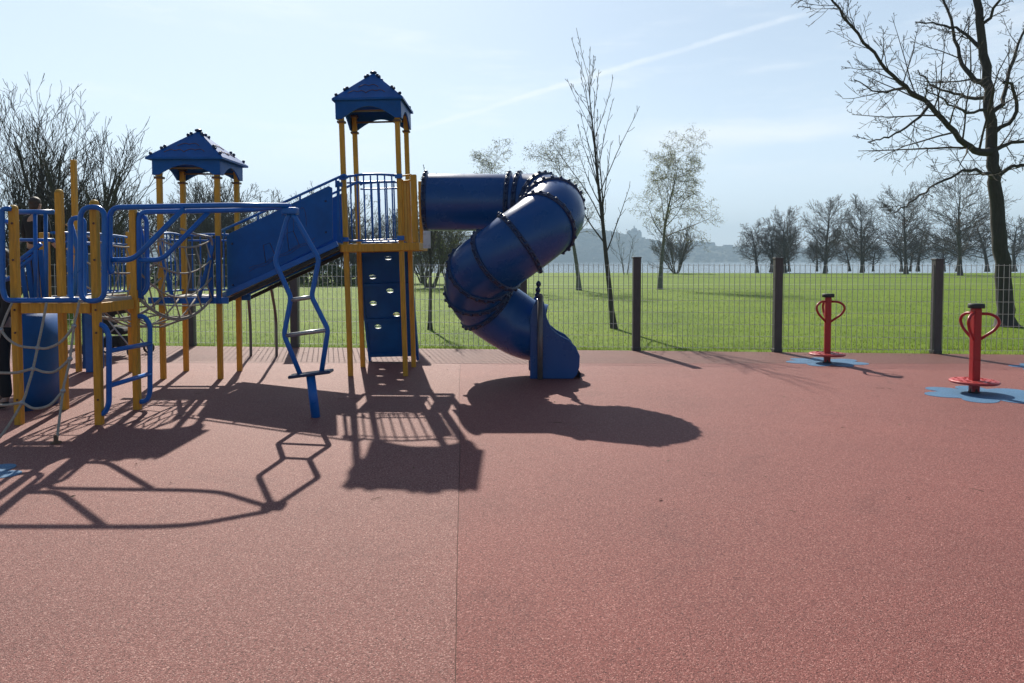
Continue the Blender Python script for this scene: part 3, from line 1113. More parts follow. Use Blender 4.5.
# --- slide tower
def slide_tower():
    x0, x1, y0, y1 = -2.23, -1.47, 10.17, 11.02
    root = thing('slide_tower', 'tall roofed ochre-post play tower joined to the blue tube slide', 'play tower', ((x0 + x1) / 2, (y0 + y1) / 2, 0))
    for x in (x0, x1):
        for y in (y0, y1):
            post(root, x, y, 3.72)
    roof_parts(root, x0, x1, y0, y1, 3.79, 4.245, .10, 3.52)
    d = MB()
    d.box(((x0 + x1) / 2, (y0 + y1) / 2, 1.80), (x1 - x0 - .10, y1 - y0 - .10, .04))
    d.box((-1.335, (y0 + y1) / 2, 1.80), (.17, y1 - y0 - .10, .04))
    d.build('deck', M['deck'], root)
    b = MB()
    for y in (y0 - .062, y1 + .062):
        b.box(((x0 - .05 - 1.22) / 2, y, 1.772), (-1.22 - x0 + .05, .028, .105))
    b.box((x0 - .062, (y0 + y1) / 2, 1.772), (.028, y1 - y0 + .09, .104))
    b.box((-1.232, (y0 + y1) / 2, 1.772), (.028, y1 - y0 + .09, .104))
    b.build('deck_beam', M['timber'], root, bevel=.005)
    railing(root, (x0 + .05, y0 - .02), (x1 - .05, y0 - .02), 1.87, 2.66, 2.745, 7, .05)
    railing(root, (x1 - .05, y1 + .01), (x0 + .05, y1 + .01), 1.87, 2.66, 2.74, 6, .03)
    for y in (y0, y1):
        m = MB()
        m.box((-1.275, y, 2.29), (.08, .08, .92))
        m.build('short_post', M['timber'], root, bevel=.008)
    for k, (dx, w) in enumerate(((-.085, .06), (-.02, .055), (.042, .05))):
        m = MB()
        m.box((-1.385 + dx * .62, y0 + .012 * k, 2.27 - .012 * k), (w * .72, .028, .84))
        m.build('panel_board', M['timber2'] if k else M['timber'], root, bevel=.005)
    r = MB()
    for z in (2.735, 2.66):
        r.tube([(x1 + .03, y0 - .01, z), (-1.3, y0 - .01, z + .015)], .012, 6)
    r.build('hand_rail', M['timber'], root)
    c = MB()
    for x in (x0, x1):
        for z in (1.89, 2.73):
            c.box((x, y0 - .052, z), (.10, .025, .06))
    c.build_each('rail_clamp', M['blue'], root, bevel=.004)
    # climbing wall leaning out at the back
    top, bot = V((0, 11.10, 1.72)), V((0, 11.72, .02))
    uy = (top - bot).normalized()
    L = (top - bot).length
    cx = -1.875
    wdt = .73

    def hole_at(px, py):
        # where the sight line meets the sloping board
        best = None
        for i in range(200):
            t = i / 199
            p = bot.lerp(top, t)
            q = at(px, py, p.y)
            e = abs(q.z - p.z)
            if best is None or e < best[0]:
                best = (e, q.x - cx, t * L)
        return best[1], best[2]
    cents = [hole_at(*p) for p in ((391, 258), (375, 277), (392, 291), (375, 303), (398, 315), (379, 327))]
    holes = []
    for (hx, hy) in cents:
        hx = max(-wdt / 2 + .1, min(wdt / 2 - .1, hx))
        h = []
        for i in range(14):
            a = 2 * math.pi * i / 14
            h.append((hx + .060 * math.cos(a), hy + (.052 if math.sin(a) > 0 else .02) * math.sin(a)))
        holes.append(h)
    w = MB()
    w.prism([(-wdt / 2, .06), (wdt / 2, .06), (wdt / 2, L), (-wdt / 2, L)], (cx, bot.y, bot.z), (1, 0, 0), uy, .022, holes)
    wo = w.build('climbing_wall', M['blue_panel'], root)
    bt = MB()
    nz = V((1, 0, 0)).cross(uy)
    for f in (.055, .39, .715, .99):
        p = V((cx, bot.y, bot.z)) + uy * (L * f) + nz * .03
        bt.box(p, (wdt + .02, .05, .035), (V((1, 0, 0)), uy, nz))
    for s in (-1, 1):
        p0 = V((cx + s * (wdt / 2 + .018), bot.y, bot.z))
        bt.box(p0 + uy * (L * .5), (.03, L, .10), (V((1, 0, 0)), uy, nz))
    bt.build_each('batten', M['blue_panel'], wo)
    for i, (hx, hy) in enumerate(cents):
        hg = MB()
        hx = max(-wdt / 2 + .1, min(wdt / 2 - .1, hx))
        p = V((cx, bot.y, bot.z)) + V((hx, 0, 0)) + uy * (hy - .006) - nz * .012
        hg.tube(smooth_path([p + V((-.055, 0, 0)), p + V((-.03, -.03, .018)), p + V((.03, -.03, .018)), p + V((.055, 0, 0))], 4), .008, 8)
        hg.build('hand_hold', M['red'] if i == 4 else M['blue'], wo)
    root.rotation_euler.y = R(-1.5)
    return root


slide_tower()


# --- left roofed tower
BX0, BX1, BY0, BY1 = -4.70, -3.93, 9.92, 10.62


def left_tower():
    root = thing('roofed_tower', 'lower roofed ochre-post play tower at the foot of the sloping bridge', 'play tower', ((BX0 + BX1) / 2, (BY0 + BY1) / 2, 0))
    for x in (BX0, BX1):
        for y in (BY0, BY1):
            post(root, x, y, 2.86)
    roof_parts(root, BX0, BX1, BY0, BY1, 2.955, 3.375, .125, 2.73)
    d = MB()
    d.box(((BX0 + BX1) / 2, (BY0 + BY1) / 2, 1.095), (BX1 - BX0 + .02, BY1 - BY0 - .1, .04))
    d.build('deck', M['deck'], root)
    b = MB()
    for y in (BY0 - .065, BY1 + .065):
        b.box(((BX0 + BX1) / 2, y, 1.06), (BX1 - BX0 + .30, .03, .085))
    b.build('deck_beam', M['blue'], root, bevel=.005)
    railing(root, (BX1 - .05, BY1 + .02), (BX0 + .05, BY1 + .02), 1.17, 1.88, 1.95, 6, .03)
    railing(root, (BX0, BY1 - .05), (BX0, BY0 + .05), 1.17, 1.88, 1.95, 5, .03)
    return root


left_tower()


# --- arched climber behind the left tower
def arch_climber():
    root = thing('curved_climbing_poles', 'two thin bent steel climbing poles under the sloping bridge', 'climber', (-4.2, 12.2, 0))
    for (bx, mx, tx) in ((-4.36, -4.30, -4.05), (-3.93, -3.90, -3.72)):
        m = MB()
        m.tube(smooth_path([(bx, 12.3, -.02), (bx, 12.3, .35), (bx + .005, 12.27, .62), (mx + .04, 11.95, .95), (tx, 11.3, 1.28), (tx + .03, 10.78, 1.32)], 6), .024, 8)
        m.build('pole', M['dsteel'], root)


arch_climber()


# --- sloping bridge between the towers
def bridge():
    yN, yF = 10.06, 10.98
    A, B = V((-3.93, 0, 1.06)), V((-2.36, 0, 1.775))
    root = thing('sloping_bridge', 'blue sloping bridge with solid etched side panel between the two roofed towers', 'bridge', (-3.1, 10.5, 0))
    d = (B - A).normalized()
    up = V((0, 0, 1))
    dk = MB()
    for i in range(11):
        t0 = (i + .5) / 11
        c = A.lerp(B, t0) + V((0, (yN + yF) / 2, .05))
        dk.box(c, ((B - A).length / 11 - .012, yF - yN - .06, .03), (d, V((0, 1, 0)), d.cross(V((0, 1, 0)))))
    dk.build('deck', M['black'], root)
    for y, s in ((yN, -1), (yF, 1)):
        m = MB()
        a, b = A + V((0.06, y, .10)), B + V((-.07, y, .10))
        # parallelogram with rounded corners
        m.prism([(0, 0), ((b - a).x, (b - a).z), ((b - a).x, (b - a).z + .70), ((b - a).x - .05, (b - a).z + .725), (.04, .80), (0, .77)], a, (1, 0, 0), (0, 0, 1), .022)
        po = m.build('side_panel', M['blue_panel'], root, bevel=.004)
        if s < 0:
            e = MB()
            for (sx, sz, w) in ((.50, .40, .17), (.82, .56, .17)):
                pts = [a + V((sx, -.0135, sz + .24)), a + V((sx + .03, -.0135, sz)), a + V((sx + w, -.0135, sz + .07)), a + V((sx + .09, -.0135, sz + .27))]
                e.tube(pts, .0045, 4, closed=True)
            e.build_each('etched_sail', M['etch_rust'], po)
            e = MB()
            for k in range(4):
                pts = [a + V((.78 + .085 * k + .05 * math.cos(q), -.0125, .86 + .03 * k + .20 * math.sin(q))) for q in [i / 10 * 2.4 - .3 for i in range(11)]]
                e.tube(pts, .003, 4)
            for k in range(5):
                pts = [a + V((.3 + .9 * i / 14, -.0125, .28 + .42 * i / 14 + .045 * k * .8 + .015 * math.sin(i * 1.3 + k))) for i in range(15)]
                if k < 2:
                    e.tube(pts, .003, 4)
            e.build('etched_wave', M['etch'], po)
            # bolts
            bo = MB()
            for px, pz in (((b - a).x - .09, (b - a).z + .10), ((b - a).x - .09, (b - a).z + .52), (.08, .1), (.08, .66)):
                bo.sphere(a + V((px, -.014, pz)), .016, 8, (1, .6, 1))
            bo.build_each('bolt', M['navy'], po)
        st = MB()
        st.beam(A + V((-.02, y + s * .02, .045)), B + V((0, y + s * .02, .045)), .05, .075, V((0, 0, 1)))
        st.build('stringer', M['blue'], root, bevel=.005)
        bk = MB()
        bk.beam(A + V((.05, y - s * .005, -.018)), B + V((0, y - s * .005, -.018)), .05, .05)
        bk.build('underside_edge', M['black'], root)
        rl = MB()
        ra, rb = A + V((-.02, y, .88 + .05)), B + V((.10, y, .98))
        rl.tube(fillet([ra + V((0, 0, -.06)), ra, rb, rb + V((.04, 0, -.05))], .05), .018, 8)
        for t in (.03, .30, .64, .93):
            p = ra.lerp(rb, t)
            rl.tube([p, p - V((0, 0, .12))], .014, 6)
        rl.build('hand_rail', M['blue'], root)
        for xx in (-4.005, -3.905):
            q = MB()
            q.box((xx, (BY0 - .075) if s < 0 else (BY1 + .075), 1.47), (.06, .03, .90))
            q.build('end_panel', M['blue_panel'], root, bevel=.006)
    for xx in (-2.33,):
        q = MB()
        for zz in (1.9, 2.62):
            q.box((xx, yN - .0, zz), (.07, .04, .06))
        q.box((xx - .02, yN, 2.28), (.035, .025, .78))
        q.build('end_panel', M['blue_panel'], root)
    return root


bridge()


# --- tube slide
def tube_slide():
    r = .405
    ctrl = [(-1.22, 10.595, 2.42), (-.75, 10.595, 2.42), (-.30, 10.595, 2.42), (.05, 10.565, 2.41)]
    cx, cy, Rr = .06, 10.08, .49
    for a, z in ((40, 2.385), (75, 2.30), (110, 2.17), (145, 2.0), (180, 1.79), (212, 1.60)):
        ctrl.append((cx + Rr * math.sin(R(a)), cy + Rr * math.cos(R(a)), z))
    ctrl += [(-.43, 9.87, 1.43), (-.47, 10.13, 1.21), (-.35, 10.34, .99), (-.08, 10.38, .79), (.18, 10.34, .64), (.42, 10.32, .58)]
    path = smooth_path(ctrl, 7)
    root = thing('tube_slide', 'glossy dark blue spiral tube slide with flared exit, right of the tall tower', 'slide', (.2, 10.1, 0))
    m = MB()
    def rad(i):
        return .405 + .03 * max(0, min(1, (i - 20) / 10)) * max(0, min(1, (len(path) - 1 - i) / 14))
    m.tube(path, [rad(i) for i in range(len(path))], 44, caps=False)
    m.tube(path, [rad(i) - .03 for i in range(len(path))], 44, caps=False)
    m.build('tube', M['blue_tube'], root, recalc=False)
    k = len(path)
    for idx in (0, 19, 22, 29, 36, 46, 55, 63, 70, 77, 84):
        i = min(idx, k - 2)
        p = path[i]
        t = (path[min(i + 1, k - 1)] - path[max(i - 1, 0)]).normalized()
        f = MB()
        r = rad(i)
        f.lathe([(r - .01, -.032), (r + .018, -.032), (r + .027, -.024), (r + .027, -.003), (r + .012, -.002), (r + .012, .002), (r + .027, .003), (r + .027, .024), (r + .018, .032), (r - .01, .032)], p, t, 40)
        a1 = t.orthogonal().normalized()
        a2 = t.cross(a1)
        n = 24
        for j in range(n):
            a = 2 * math.pi * j / n
            c = p + (a1 * math.cos(a) + a2 * math.sin(a)) * (r + .026)
            f.sphere(c, .0265, 6)
        f.build('flange', M['navy'], root, recalc=True)
    # exit chute: two S-shaped sides and a floor
    prof = [(530, 379.5), (530, 318), (533, 306), (537, 299), (541, 297.5), (544, 302), (547, 318), (552, 329), (560, 335.5), (569, 340), (576, 347), (580, 356), (579.5, 367), (577, 375), (573, 379.5)]
    Yf = 9.90

    def side(Y, name):
        pts = [at(px, py, Yf) for px, py in prof]
        poly = [(p.x, max(p.z, .0)) for p in pts]
        s = MB()
        s.prism(poly, (0, Y, 0), (1, 0, 0), (0, 0, 1), .05)
        return s.build(name, M['blue_tube'], root, bevel=.012)
    side(Yf + .03, 'exit_side')
    side(Yf + .82, 'exit_side')
    fl = MB()
    cv = [at(px, py, Yf) for px, py in ((530, 345), (545, 358), (560, 364), (572, 366), (580, 372), (581, 380))]
    cv = smooth_path([V((p.x, 0, max(p.z, .01))) for p in cv], 4)
    vs, fs = [], []
    for p in cv:
        vs += [(p.x, Yf + .05, p.z), (p.x, Yf + .80, p.z), (p.x, Yf + .05, p.z - .03), (p.x, Yf + .80, p.z - .03)]
    for i in range(len(cv) - 1):
        a, b = i * 4, i * 4 + 4
        fs += [(a, a + 1, b + 1, b), (a + 2, b + 2, b + 3, a + 3)]
    fl.add(vs, fs, True)
    fl.build('exit_floor', M['blue_tube'], root, recalc=False)
    # grey support post and clamp
    s = MB()
    b = gnd(540.5, 381)
    s.tube([(b.x, 9.865, -.02), (b.x, 9.865, 1.12)], .036, 12)
    s.sphere((b.x, 9.865, 1.12), .036, 12)
    s.build('support_post', M['dsteel'], root)
    c = MB()
    for px, py in ((538, 290), (538.5, 284), (537.5, 295)):
        c.sphere(at(px, py, 9.87), .045, 8, (.8, .8, 1))
    c.build('clamp', M['navy'], root)
    # entrance plate
    q = MB()
    q.box((-1.165, 10.15, 1.88), (.10, .02, .24))
    for zz in (1.80, 1.96):
        for xx in (-1.195, -1.135):
            q.sphere((xx, 10.135, zz), .014, 6)
    q.build('bracket_plate', M['plate'], root)
    return root


tube_slide()

# ------------------------------------------------------------------ near platform
AX0, AX1, AY0, AY1 = -4.80, -4.02, 7.15, 7.88
DZ = 1.20


def near_platform():
    root = thing('climbing_platform', 'roofless ochre-post platform with blue hand loops nearest the camera at left', 'play platform', ((AX0 + AX1) / 2, (AY0 + AY1) / 2, 0))
    for (x, y, z) in ((AX0, AY0, 2.1), (AX1, AY0, 2.15), (AX1, AY1, 2.12), (AX0, AY1, 2.32)):
        p = post(root, x, y, z, .068)
        m = MB()
        m.lathe([(.04, 0), (.036, .018), (.016, .028), (0, .03)], (x, y, z), n=12)
        m.build('cap', M['timber2'], p)
    d = MB()
    for i in range(6):
        w = (AX1 - AX0 - .02) / 6
        d.box((AX0 + .01 + w * (i + .5), (AY0 + AY1) / 2, DZ), (w - .008, AY1 - AY0 - .06, .03))
    d.build('deck', M['deck'], root)
    b = MB()
    for y in (AY0 + .0, AY1 - .0):
        b.box(((AX0 + AX1) / 2, y, DZ - .065), (AX1 - AX0 - .11, .04, .10))
    for x in (AX0, AX1):
        b.box((x, (AY0 + AY1) / 2, DZ - .066), (.04, AY1 - AY0 - .11, .10))
    b.build('deck_beam', M['timber'], root, bevel=.006)
    # front bottom rail with left loop
    TR = .0245
    y = AY0 - .075
    m = MB()
    m.tube(fillet([at(78, 300, y), at(6, 300.5, y), at(2.5, 290, y), at(2, 209, y), at(10, 208.5, y)], .09), TR, 10)
    m.build('front_rail', M['blue'], root)
    m = MB()
    m.tube(fillet([at(4, 221, y + .1), at(15.5, 223, y + .1), at(16.5, 276, y + .1), at(5, 280, y + .1)], .09), TR * .85, 10)
    m.build('hand_loop', M['blue'], root)
    # loop round the front right post
    for (xa, xb, yy, t, bt) in ((80.5, 104.5, AY0 - .08, 207, 301), (70.5, 84, AY0 + .30, 218, 300)):
        m = MB()
        m.tube(fillet([at(xa, t, yy), at(xb, t, yy), at(xb, bt, yy), at(xa, bt, yy)], .11, 6, closed=True), TR, 10, closed=True)
        m.build('hand_loop', M['blue'], root)
    m = MB()
    m.tube(fillet([at(136, 213, AY1 + .06), at(146.5, 218, AY1 + .10), at(147.5, 290, AY1 + .10), at(137, 298, AY1 + .06)], .10), TR, 10)
    m.tube([at(139, 213, AY1 + .02), at(139.5, 298, AY1 + .02)], TR * .9, 10)
    m.build('hand_loop', M['blue'], root)
    # left side and rear barriers
    m = MB()
    ya = AY1 + .05
    m.tube([at(13, 212, ya), at(54, 212, ya)], .026, 8)
    for px in (35, 45.5):
        m.tube([at(px, 212, ya), at(px + 1, 298, ya)], .020, 8)
    m.tube([at(16, 263, ya), at(41, 244, ya)], .024, 8)
    m.tube([at(16, 271, ya), at(36, 254, ya)], .018, 8)
    m.tube([at(16, 240, ya + .2), at(54, 240, ya + .2)], .018, 8)
    m.build('barrier', M['blue'], root)
    # bolts on posts
    bo = MB()
    for x in (AX0, AX1):
        for z in (.25, .9, 1.12, 1.6, 1.95):
            bo.sphere((x + .02, AY0 - .056, z), .012, 6)
    bo.build_each('bolt', M['collar'], root)
    # access ladder on the right side
    m = MB()
    for yy, pts in ((AY0, ((95, 324), (104, 325), (109, 335), (109, 404), (105, 413), (97, 415))), (AY1, ((137, 316), (144.5, 316.5), (150, 325), (150, 393), (147, 401), (139, 402)))):
        m.tube(fillet([at(px, py, yy) for px, py in pts], .05), .026, 10)
    m.build_each('ladder_rail', M['blue'], root)
    lad = root
    for (ya_, yb_) in ((351, 343.5), (386, 373.5)):
        q = MB()
        q.tube([at(109, ya_, AY0), at(150, yb_, AY1)], .024, 10)
        q.build('rung', M['blue'], lad)
    return root


near_platform()


# --- overhead rails and wavy ladder
def overhead():
    root = thing('overhead_rail_climber', 'pair of blue overhead rails ending on a wavy pole ladder', 'climber', gnd(316, 417))
    yl = root.location.y
    z = 2.125
    top = at(291, 207, yl)
    y1, y2 = AY0 - .02, AY1 + .0
    m = MB()
    m.tube(fillet([at(112, 274, y1), at(109.5, 268, y1), at(110, 207.5, y1), V((-2.85, y1 + .02, z + .0)), V((-2.62, y1 + .06, z + .005)), V((top.x - .02, yl - .03, z + .02))], .10, 6), .0255, 10)
    m.tube(fillet([at(139, 290, y2), at(138.5, 212, y2), V((-2.95, y2 - .02, z)), V((-2.70, y2 - .06, z + .005)), V((top.x - .02, yl + .03, z + .02))], .10, 6), .0255, 10)
    m.build_each('rail', M['blue'], root)
    m = MB()
    m.tube(fillet([at(112, 260, y1), at(133, 260, y1), at(184, 208.5, y1)], .09), .026, 10)
    m.tube(fillet([at(140, 260, y2), at(162, 260, y2), at(209, 211.5, y2)], .09), .026, 10)
    m.build_each('brace', M['blue'], root)
    c = MB()
    c.box(at(290.5, 211, yl), (.15, .12, .07))
    c.build('clamp_block', M['blue'], root, bevel=.015)

    lm = MB()
    lp = [(290, 214), (287, 219), (275, 261.5), (291, 297.5), (284, 335), (300.5, 375)]
    rp = [(292, 214), (296, 219), (319, 259), (311.5, 296.5), (328, 329.5), (321.5, 372)]
    for k, pts in enumerate((lp, rp)):
        lm.tube(fillet([at(px, py, yl) for px, py in pts], .045), .0255, 10)
    lm.build_each('ladder_stile', M['blue'], root)
    for a, b in (((291.5, 300), (312, 297)), ((286, 335.5), (327, 330))):
        q = MB()
        q.tube([at(*a, yl), at(*b, yl)], .022, 10)
        q.build('rung', M['steel'], root)
    p = MB()
    a, b = at(290, 376.5, yl), at(332, 371, yl)
    d = (b - a).normalized()
    p.box((a + b) / 2, ((b - a).length, .17, .032), (d, V((0, 1, 0)), d.cross(V((0, 1, 0)))))
    p.build('foot_plate', M['navy'], root, bevel=.012)
    q = MB()
    q.tube([at(310.5, 375, yl), gnd(316, 417) - V((0, 0, .02))], .046, 12)
    q.build('pole', M['blue'], root)
    return root


overhead()


# --- rope net in front
def rope_net():
    root = thing('rope_net', 'sagging grey rope net hanging from the front of the near platform', 'climbing net', (-4.3, 6.6, 0))

    def P(px, py):
        t = (py - 300) / 147
        return at(px, py, 7.03 - .63 * max(0, t))
    vs = [[(12, 303), (6, 316), (1, 330), (-6, 352), (-14, 372), (-24, 403), (-40, 450)],
          [(46.5, 303), (43, 322), (37.5, 348), (33, 369), (28, 386), (22, 403), (4, 432), (-12, 450)],
          [(79.5, 300), (77, 313), (74, 326), (70, 359), (66, 377), (63, 391), (56, 447)]]
    hs = [[(1, 330), (8, 339), (20, 346), (37.5, 348), (48, 348), (62, 341), (74, 326)],
          [(-14, 372), (5, 373), (18, 372.5), (33, 369), (44, 372), (56, 371), (70, 359)],
          [(-24, 403), (-8, 405), (8, 405), (22, 403), (34, 408.5), (50, 405), (63, 391)]]
    m = MB()
    for l in vs + hs:
        m.tube(smooth_path([P(*p) for p in l], 4), .0125, 6)
    m.build('rope', M['rope'], root)
    k = MB()
    for v in vs:
        for p in (v[2], v[3], v[5]):
            k.sphere(P(*p), .024, 8)
    k.build_each('connector', M['steel'], root)
    a = MB()
    g = P(56, 447)
    a.lathe([(.045, 0), (.045, .015), (.02, .02), (.016, .07), (0, .075)], (g.x, g.y, 0), n=12)
    a.build('ground_anchor', M['collar'], root)


rope_net()


# --- rope bridge between near platform and left tower
def rope_bridge():
    root = thing('rope_bridge', 'sagging rope net bridge between near platform and lower roofed tower', 'rope bridge', (-4.35, 8.9, 0))
    y0, y1 = AY1 + .08, BY0 - .10
    m = MB()
    for xa, xb in ((AX1 + .02, BX1 - .06), (AX0 + .02, BX0 + .04)):
        lv = []
        for za, zb, s in ((1.98, 1.86, .16), (1.72, 1.60, .22), (1.46, 1.36, .26), (1.18, 1.10, .24)):
            pts = sag((xa, y0, za), (xb, y1, zb), s, 12)
            lv.append(pts)
            m.tube(pts, .011, 6)
        for i in range(1, 12):
            up = [l[i] for l in lv]
            if i % 2:
                m.tube([lv[0][i], lv[1][min(i + 1, 12)], lv[2][i], lv[3][min(i + 1, 12)]], .009, 5)
    # floor ropes
    fl = []
    for u in (0, .33, .66, 1):
        xa = AX1 + .02 + (AX0 - AX1) * u
        xb = BX1 - .06 + (BX0 + .04 - BX1 + .06) * u
        pts = sag((xa, y0, 1.16), (xb, y1, 1.08), .24 + .10 * math.sin(math.pi * u), 14)
        fl.append(pts)
        m.tube(pts, .011, 6)
    for i in range(1, 14, 2):
        m.tube([l[i] for l in fl], .010, 5)
    m.build('rope', M['rope'], root)
    # end frames
    for xa, s in ((BX1 - .02, 1), (BX0 + .02, -1)):
        f = MB()
        f.tube(fillet([(xa - s * .02, y1 + .03, 1.88), (xa - s * .03, y1, 1.72), (xa - s * .20, y1 - .05, 1.06)], .05), .028, 8)
        f.build('end_bar', M['blue'], root)
        f = MB()
        f.tube(fillet([(xa - s * .02, y1 + .04, 1.62), (xa - s * .02, y1 - .02, 1.90), (xa - s * .08, y1 - .30, 1.92), (xa - s * .10, y1 - .75, 1.98)], .08), .016, 8)
        f.build('grey_rail', M['steel'], root)
    for xa in (AX1, AX0 + .05):
        f = MB()
        f.tube(fillet([(xa, y0 + .02, 2.0), (xa + .02, y0 + .12, 1.7), (xa - .03, y0 + .10, 1.14)], .05), .028, 8)
        f.build('end_bar', M['blue'], root)


rope_bridge()


# --- far left platform behind (partly seen)
def rear_platform():
    x0, x1, y0, y1 = -6.22, -5.46, 8.66, 10.57
    root = thing('rear_platform', 'rear ochre-post platform with one very tall post, behind the near platform at left', 'play platform', ((x0 + x1) / 2, (y0 + y1) / 2, 0))
    post(root, x0, y1, 3.02)
    post(root, x1, y1, 2.0)
    post(root, x1, y0, 1.92, .085)
    post(root, x0, y0, 1.92, .085)
    d = MB()
    d.box(((x0 + x1) / 2, (y0 + y1) / 2, 1.10), (x1 - x0 - .1, y1 - y0, .04))
    d.build('deck', M['deck'], root)
    b = MB()
    for x in (x0, x1):
        b.box((x, (y0 + y1) / 2, 1.03), (.04, y1 - y0 - .1, .10))
    b.box(((x0 + x1) / 2, y0, 1.03), (x1 - x0 - .1, .04, .10))
    b.build('deck_beam', M['timber'], root)
    railing(root, (x1 + .02, y0 + .1), (x1 + .02, y1 - .1), 1.16, 1.82, 1.92, 9, .02)
    railing(root, (x1 - .1, y1 + .02), (x0 + .1, y1 + .02), 1.16, 1.82, 1.92, 6, .02)
    p = MB()
    p.box((x0 + .20, y1 + .02, .52), (.30, .03, .96))
    p.build('play_panel', M['blue_panel'], root, bevel=.01)
    p = MB()
    p.box((-6.02, 10.5, .56), (.10, .05, 1.12))
    p.build('blue_upright', M['blue'], root, bevel=.008)
    # broad slanted blue boards at the front
    for i in range(4):
        s = MB()
        a = at(21 + i * 6.5, 262 - i * 4, 8.55)
        c = at(27 + i * 6.0, 303, 8.45)
        s.beam(a, c, .05, .02, V((0, 1, 0)))
        s.build('slanted_board', M['blue_panel'], root)


rear_platform()


def crawl_panel():
    b = V((-5.0, 8.15, 0))
    root = thing('crawl_tunnel', 'curved blue plastic crawl panel standing under the near platform', 'crawl tunnel', b)
    m = MB()
    pts = [at(19, 412, 7.72), at(30, 410, 7.85), at(42, 406, 8.05), at(54, 402, 8.28), at(60.5, 399, 8.42)]
    pa = smooth_path([V((p.x, p.y, 0)) for p in pts], 5)
    n = len(pa)
    vs, fs = [], []
    for i, p in enumerate(pa):
        t = (pa[min(i + 1, n - 1)] - pa[max(i - 1, 0)]).normalized()
        q = V((t.y, -t.x, 0))
        bulge = q * (.10 * math.sin(math.pi * i / (n - 1)))
        for z, off in ((.0, 0), (.33, 1), (.72, 1), (1.03, 0)):
            vs.append(p + bulge + q * (.03 * off) + V((0, 0, z)))
    for i in range(n - 1):
        for j in range(3):
            fs.append((i * 4 + j, (i + 1) * 4 + j, (i + 1) * 4 + j + 1, i * 4 + j + 1))
    m.add(vs, fs, True)
    o = m.build('curved_panel', M['blue_panel'], root, recalc=False)
    so = o.modifiers.new('Solidify', 'SOLIDIFY')
    so.thickness = .03
    e = MB()
    e.tube([v + V((0, 0, 1.035)) for v in pa], .018, 6)
    e.build('top_rim', M['steel'], root)


crawl_panel()


# ------------------------------------------------------------------ red spinners and blue pads
def make_spinner(label):
    root = thing('spinner', label, 'spinner', (0, 0, 0), 'red standing spinners')
    m = MB()
    m.box((0, 0, .50), (.092, .092, 1.04))
    m.build('post', M['red'], root, bevel=.012)
    m = MB()
    m.lathe([(0, 0), (.085, 0), (.09, .008), (.09, .045), (.082, .055), (0, .055)], (0, 0, 1.02), n=24)
    m.build('cap', M['black'], root)
    m = MB()
    m.lathe([(.06, -.016), (.255, -.016), (.268, -.005), (.268, .008), (.258, .016), (.05, .016)], (0, 0, .135), n=40)
    rng = random.Random(3)
    for k in range(9):
        for j, rr in enumerate((.11, .165, .22)):
            a = 2 * math.pi * (k + j * .5) / 9
            m.box((rr * math.cos(a), rr * math.sin(a), .1535), (.05, .012, .006), (V((-math.sin(a), math.cos(a), 0)), V((math.cos(a), math.sin(a), 0)), V((0, 0, 1))))
    m.build('foot_disc', M['red_plate'], root)
    for k in range(3):
        a = R(-20 + 120 * k)
        d = V((math.cos(a), math.sin(a), 0))
        h = MB()
        pts = [(.04, .955), (.15, .955), (.225, .91), (.245, .85), (.20, .765), (.04, .64)]
        h.tube(fillet([d * x + V((0, 0, z)) for x, z in pts], .06, 5), .0175, 10)
        h.build('handle', M['red'], root)
    m = MB()
    m.lathe([(.0, 0), (.065, 0), (.065, .012), (.05, .02), (.045, .07), (0, .07)], (0, 0, .0), n=20)
    m.build('base_collar', M['black'], root)
    return root


sp = make_spinner('red spinner with foot disc on a blue splash, larger and nearer of two')
g = gnd(974, 393)
sp.location = g + V((0, 0, .004))
sp2 = dup(sp, gnd(827, 363) + V((0, 0, .004)), R(-15), 1.0, 'red spinner on a blue splash, smaller and farther, beside the middle fence post')
sp.rotation_euler.z = R(0)


def splash(c, rad, seed, label):
    rng = random.Random(seed)
    n = 72
    ph = rng.uniform(0, 6)
    pts = []
    for i in range(n):
        a = 2 * math.pi * i / n
        rr = rad * (.58 + .36 * abs(math.cos(3.5 * a + ph)) ** .7 + .08 * math.sin(2 * a + ph))
        pts.append((rr * math.cos(a), rr * math.sin(a)))
    m = MB()
    m.prism(pts, (c.x, c.y, -.008), (1, 0, 0), (0, 1, 0), .024)
    o = m.build('blue_splash', M['splash'])
    structure(o)


splash(gnd(985, 394.5), .70, 3, '')
splash(gnd(826, 362), .62, 4, '')
splash(gnd(1050, 368.5), .52, 5, '')
splash(gnd(-36, 479), .40, 6, '')


# ------------------------------------------------------------------ people and pushchair
def skin_mesh(verts, edges, radii, sub=2):
    me = bpy.data.meshes.new('tmp')
    me.from_pydata(verts, edges, [])
    o = bpy.data.objects.new('tmp', me)
    COL.objects.link(o)
    sk = o.modifiers.new('Skin', 'SKIN')
    ss = o.modifiers.new('Subsurf', 'SUBSURF')
    ss.levels = sub
    ss.render_levels = sub
    sv = me.skin_vertices
    if not sv:
        return None
    for i, r in enumerate(radii):
        sv[0].data[i].radius = r if isinstance(r, tuple) else (r, r)
    sv[0].data[0].use_root = True
    dg = bpy.context.evaluated_depsgraph_get()
    dg.update()
    nm = bpy.data.meshes.new_from_object(o.evaluated_get(dg))
    bpy.data.objects.remove(o)
    return nm


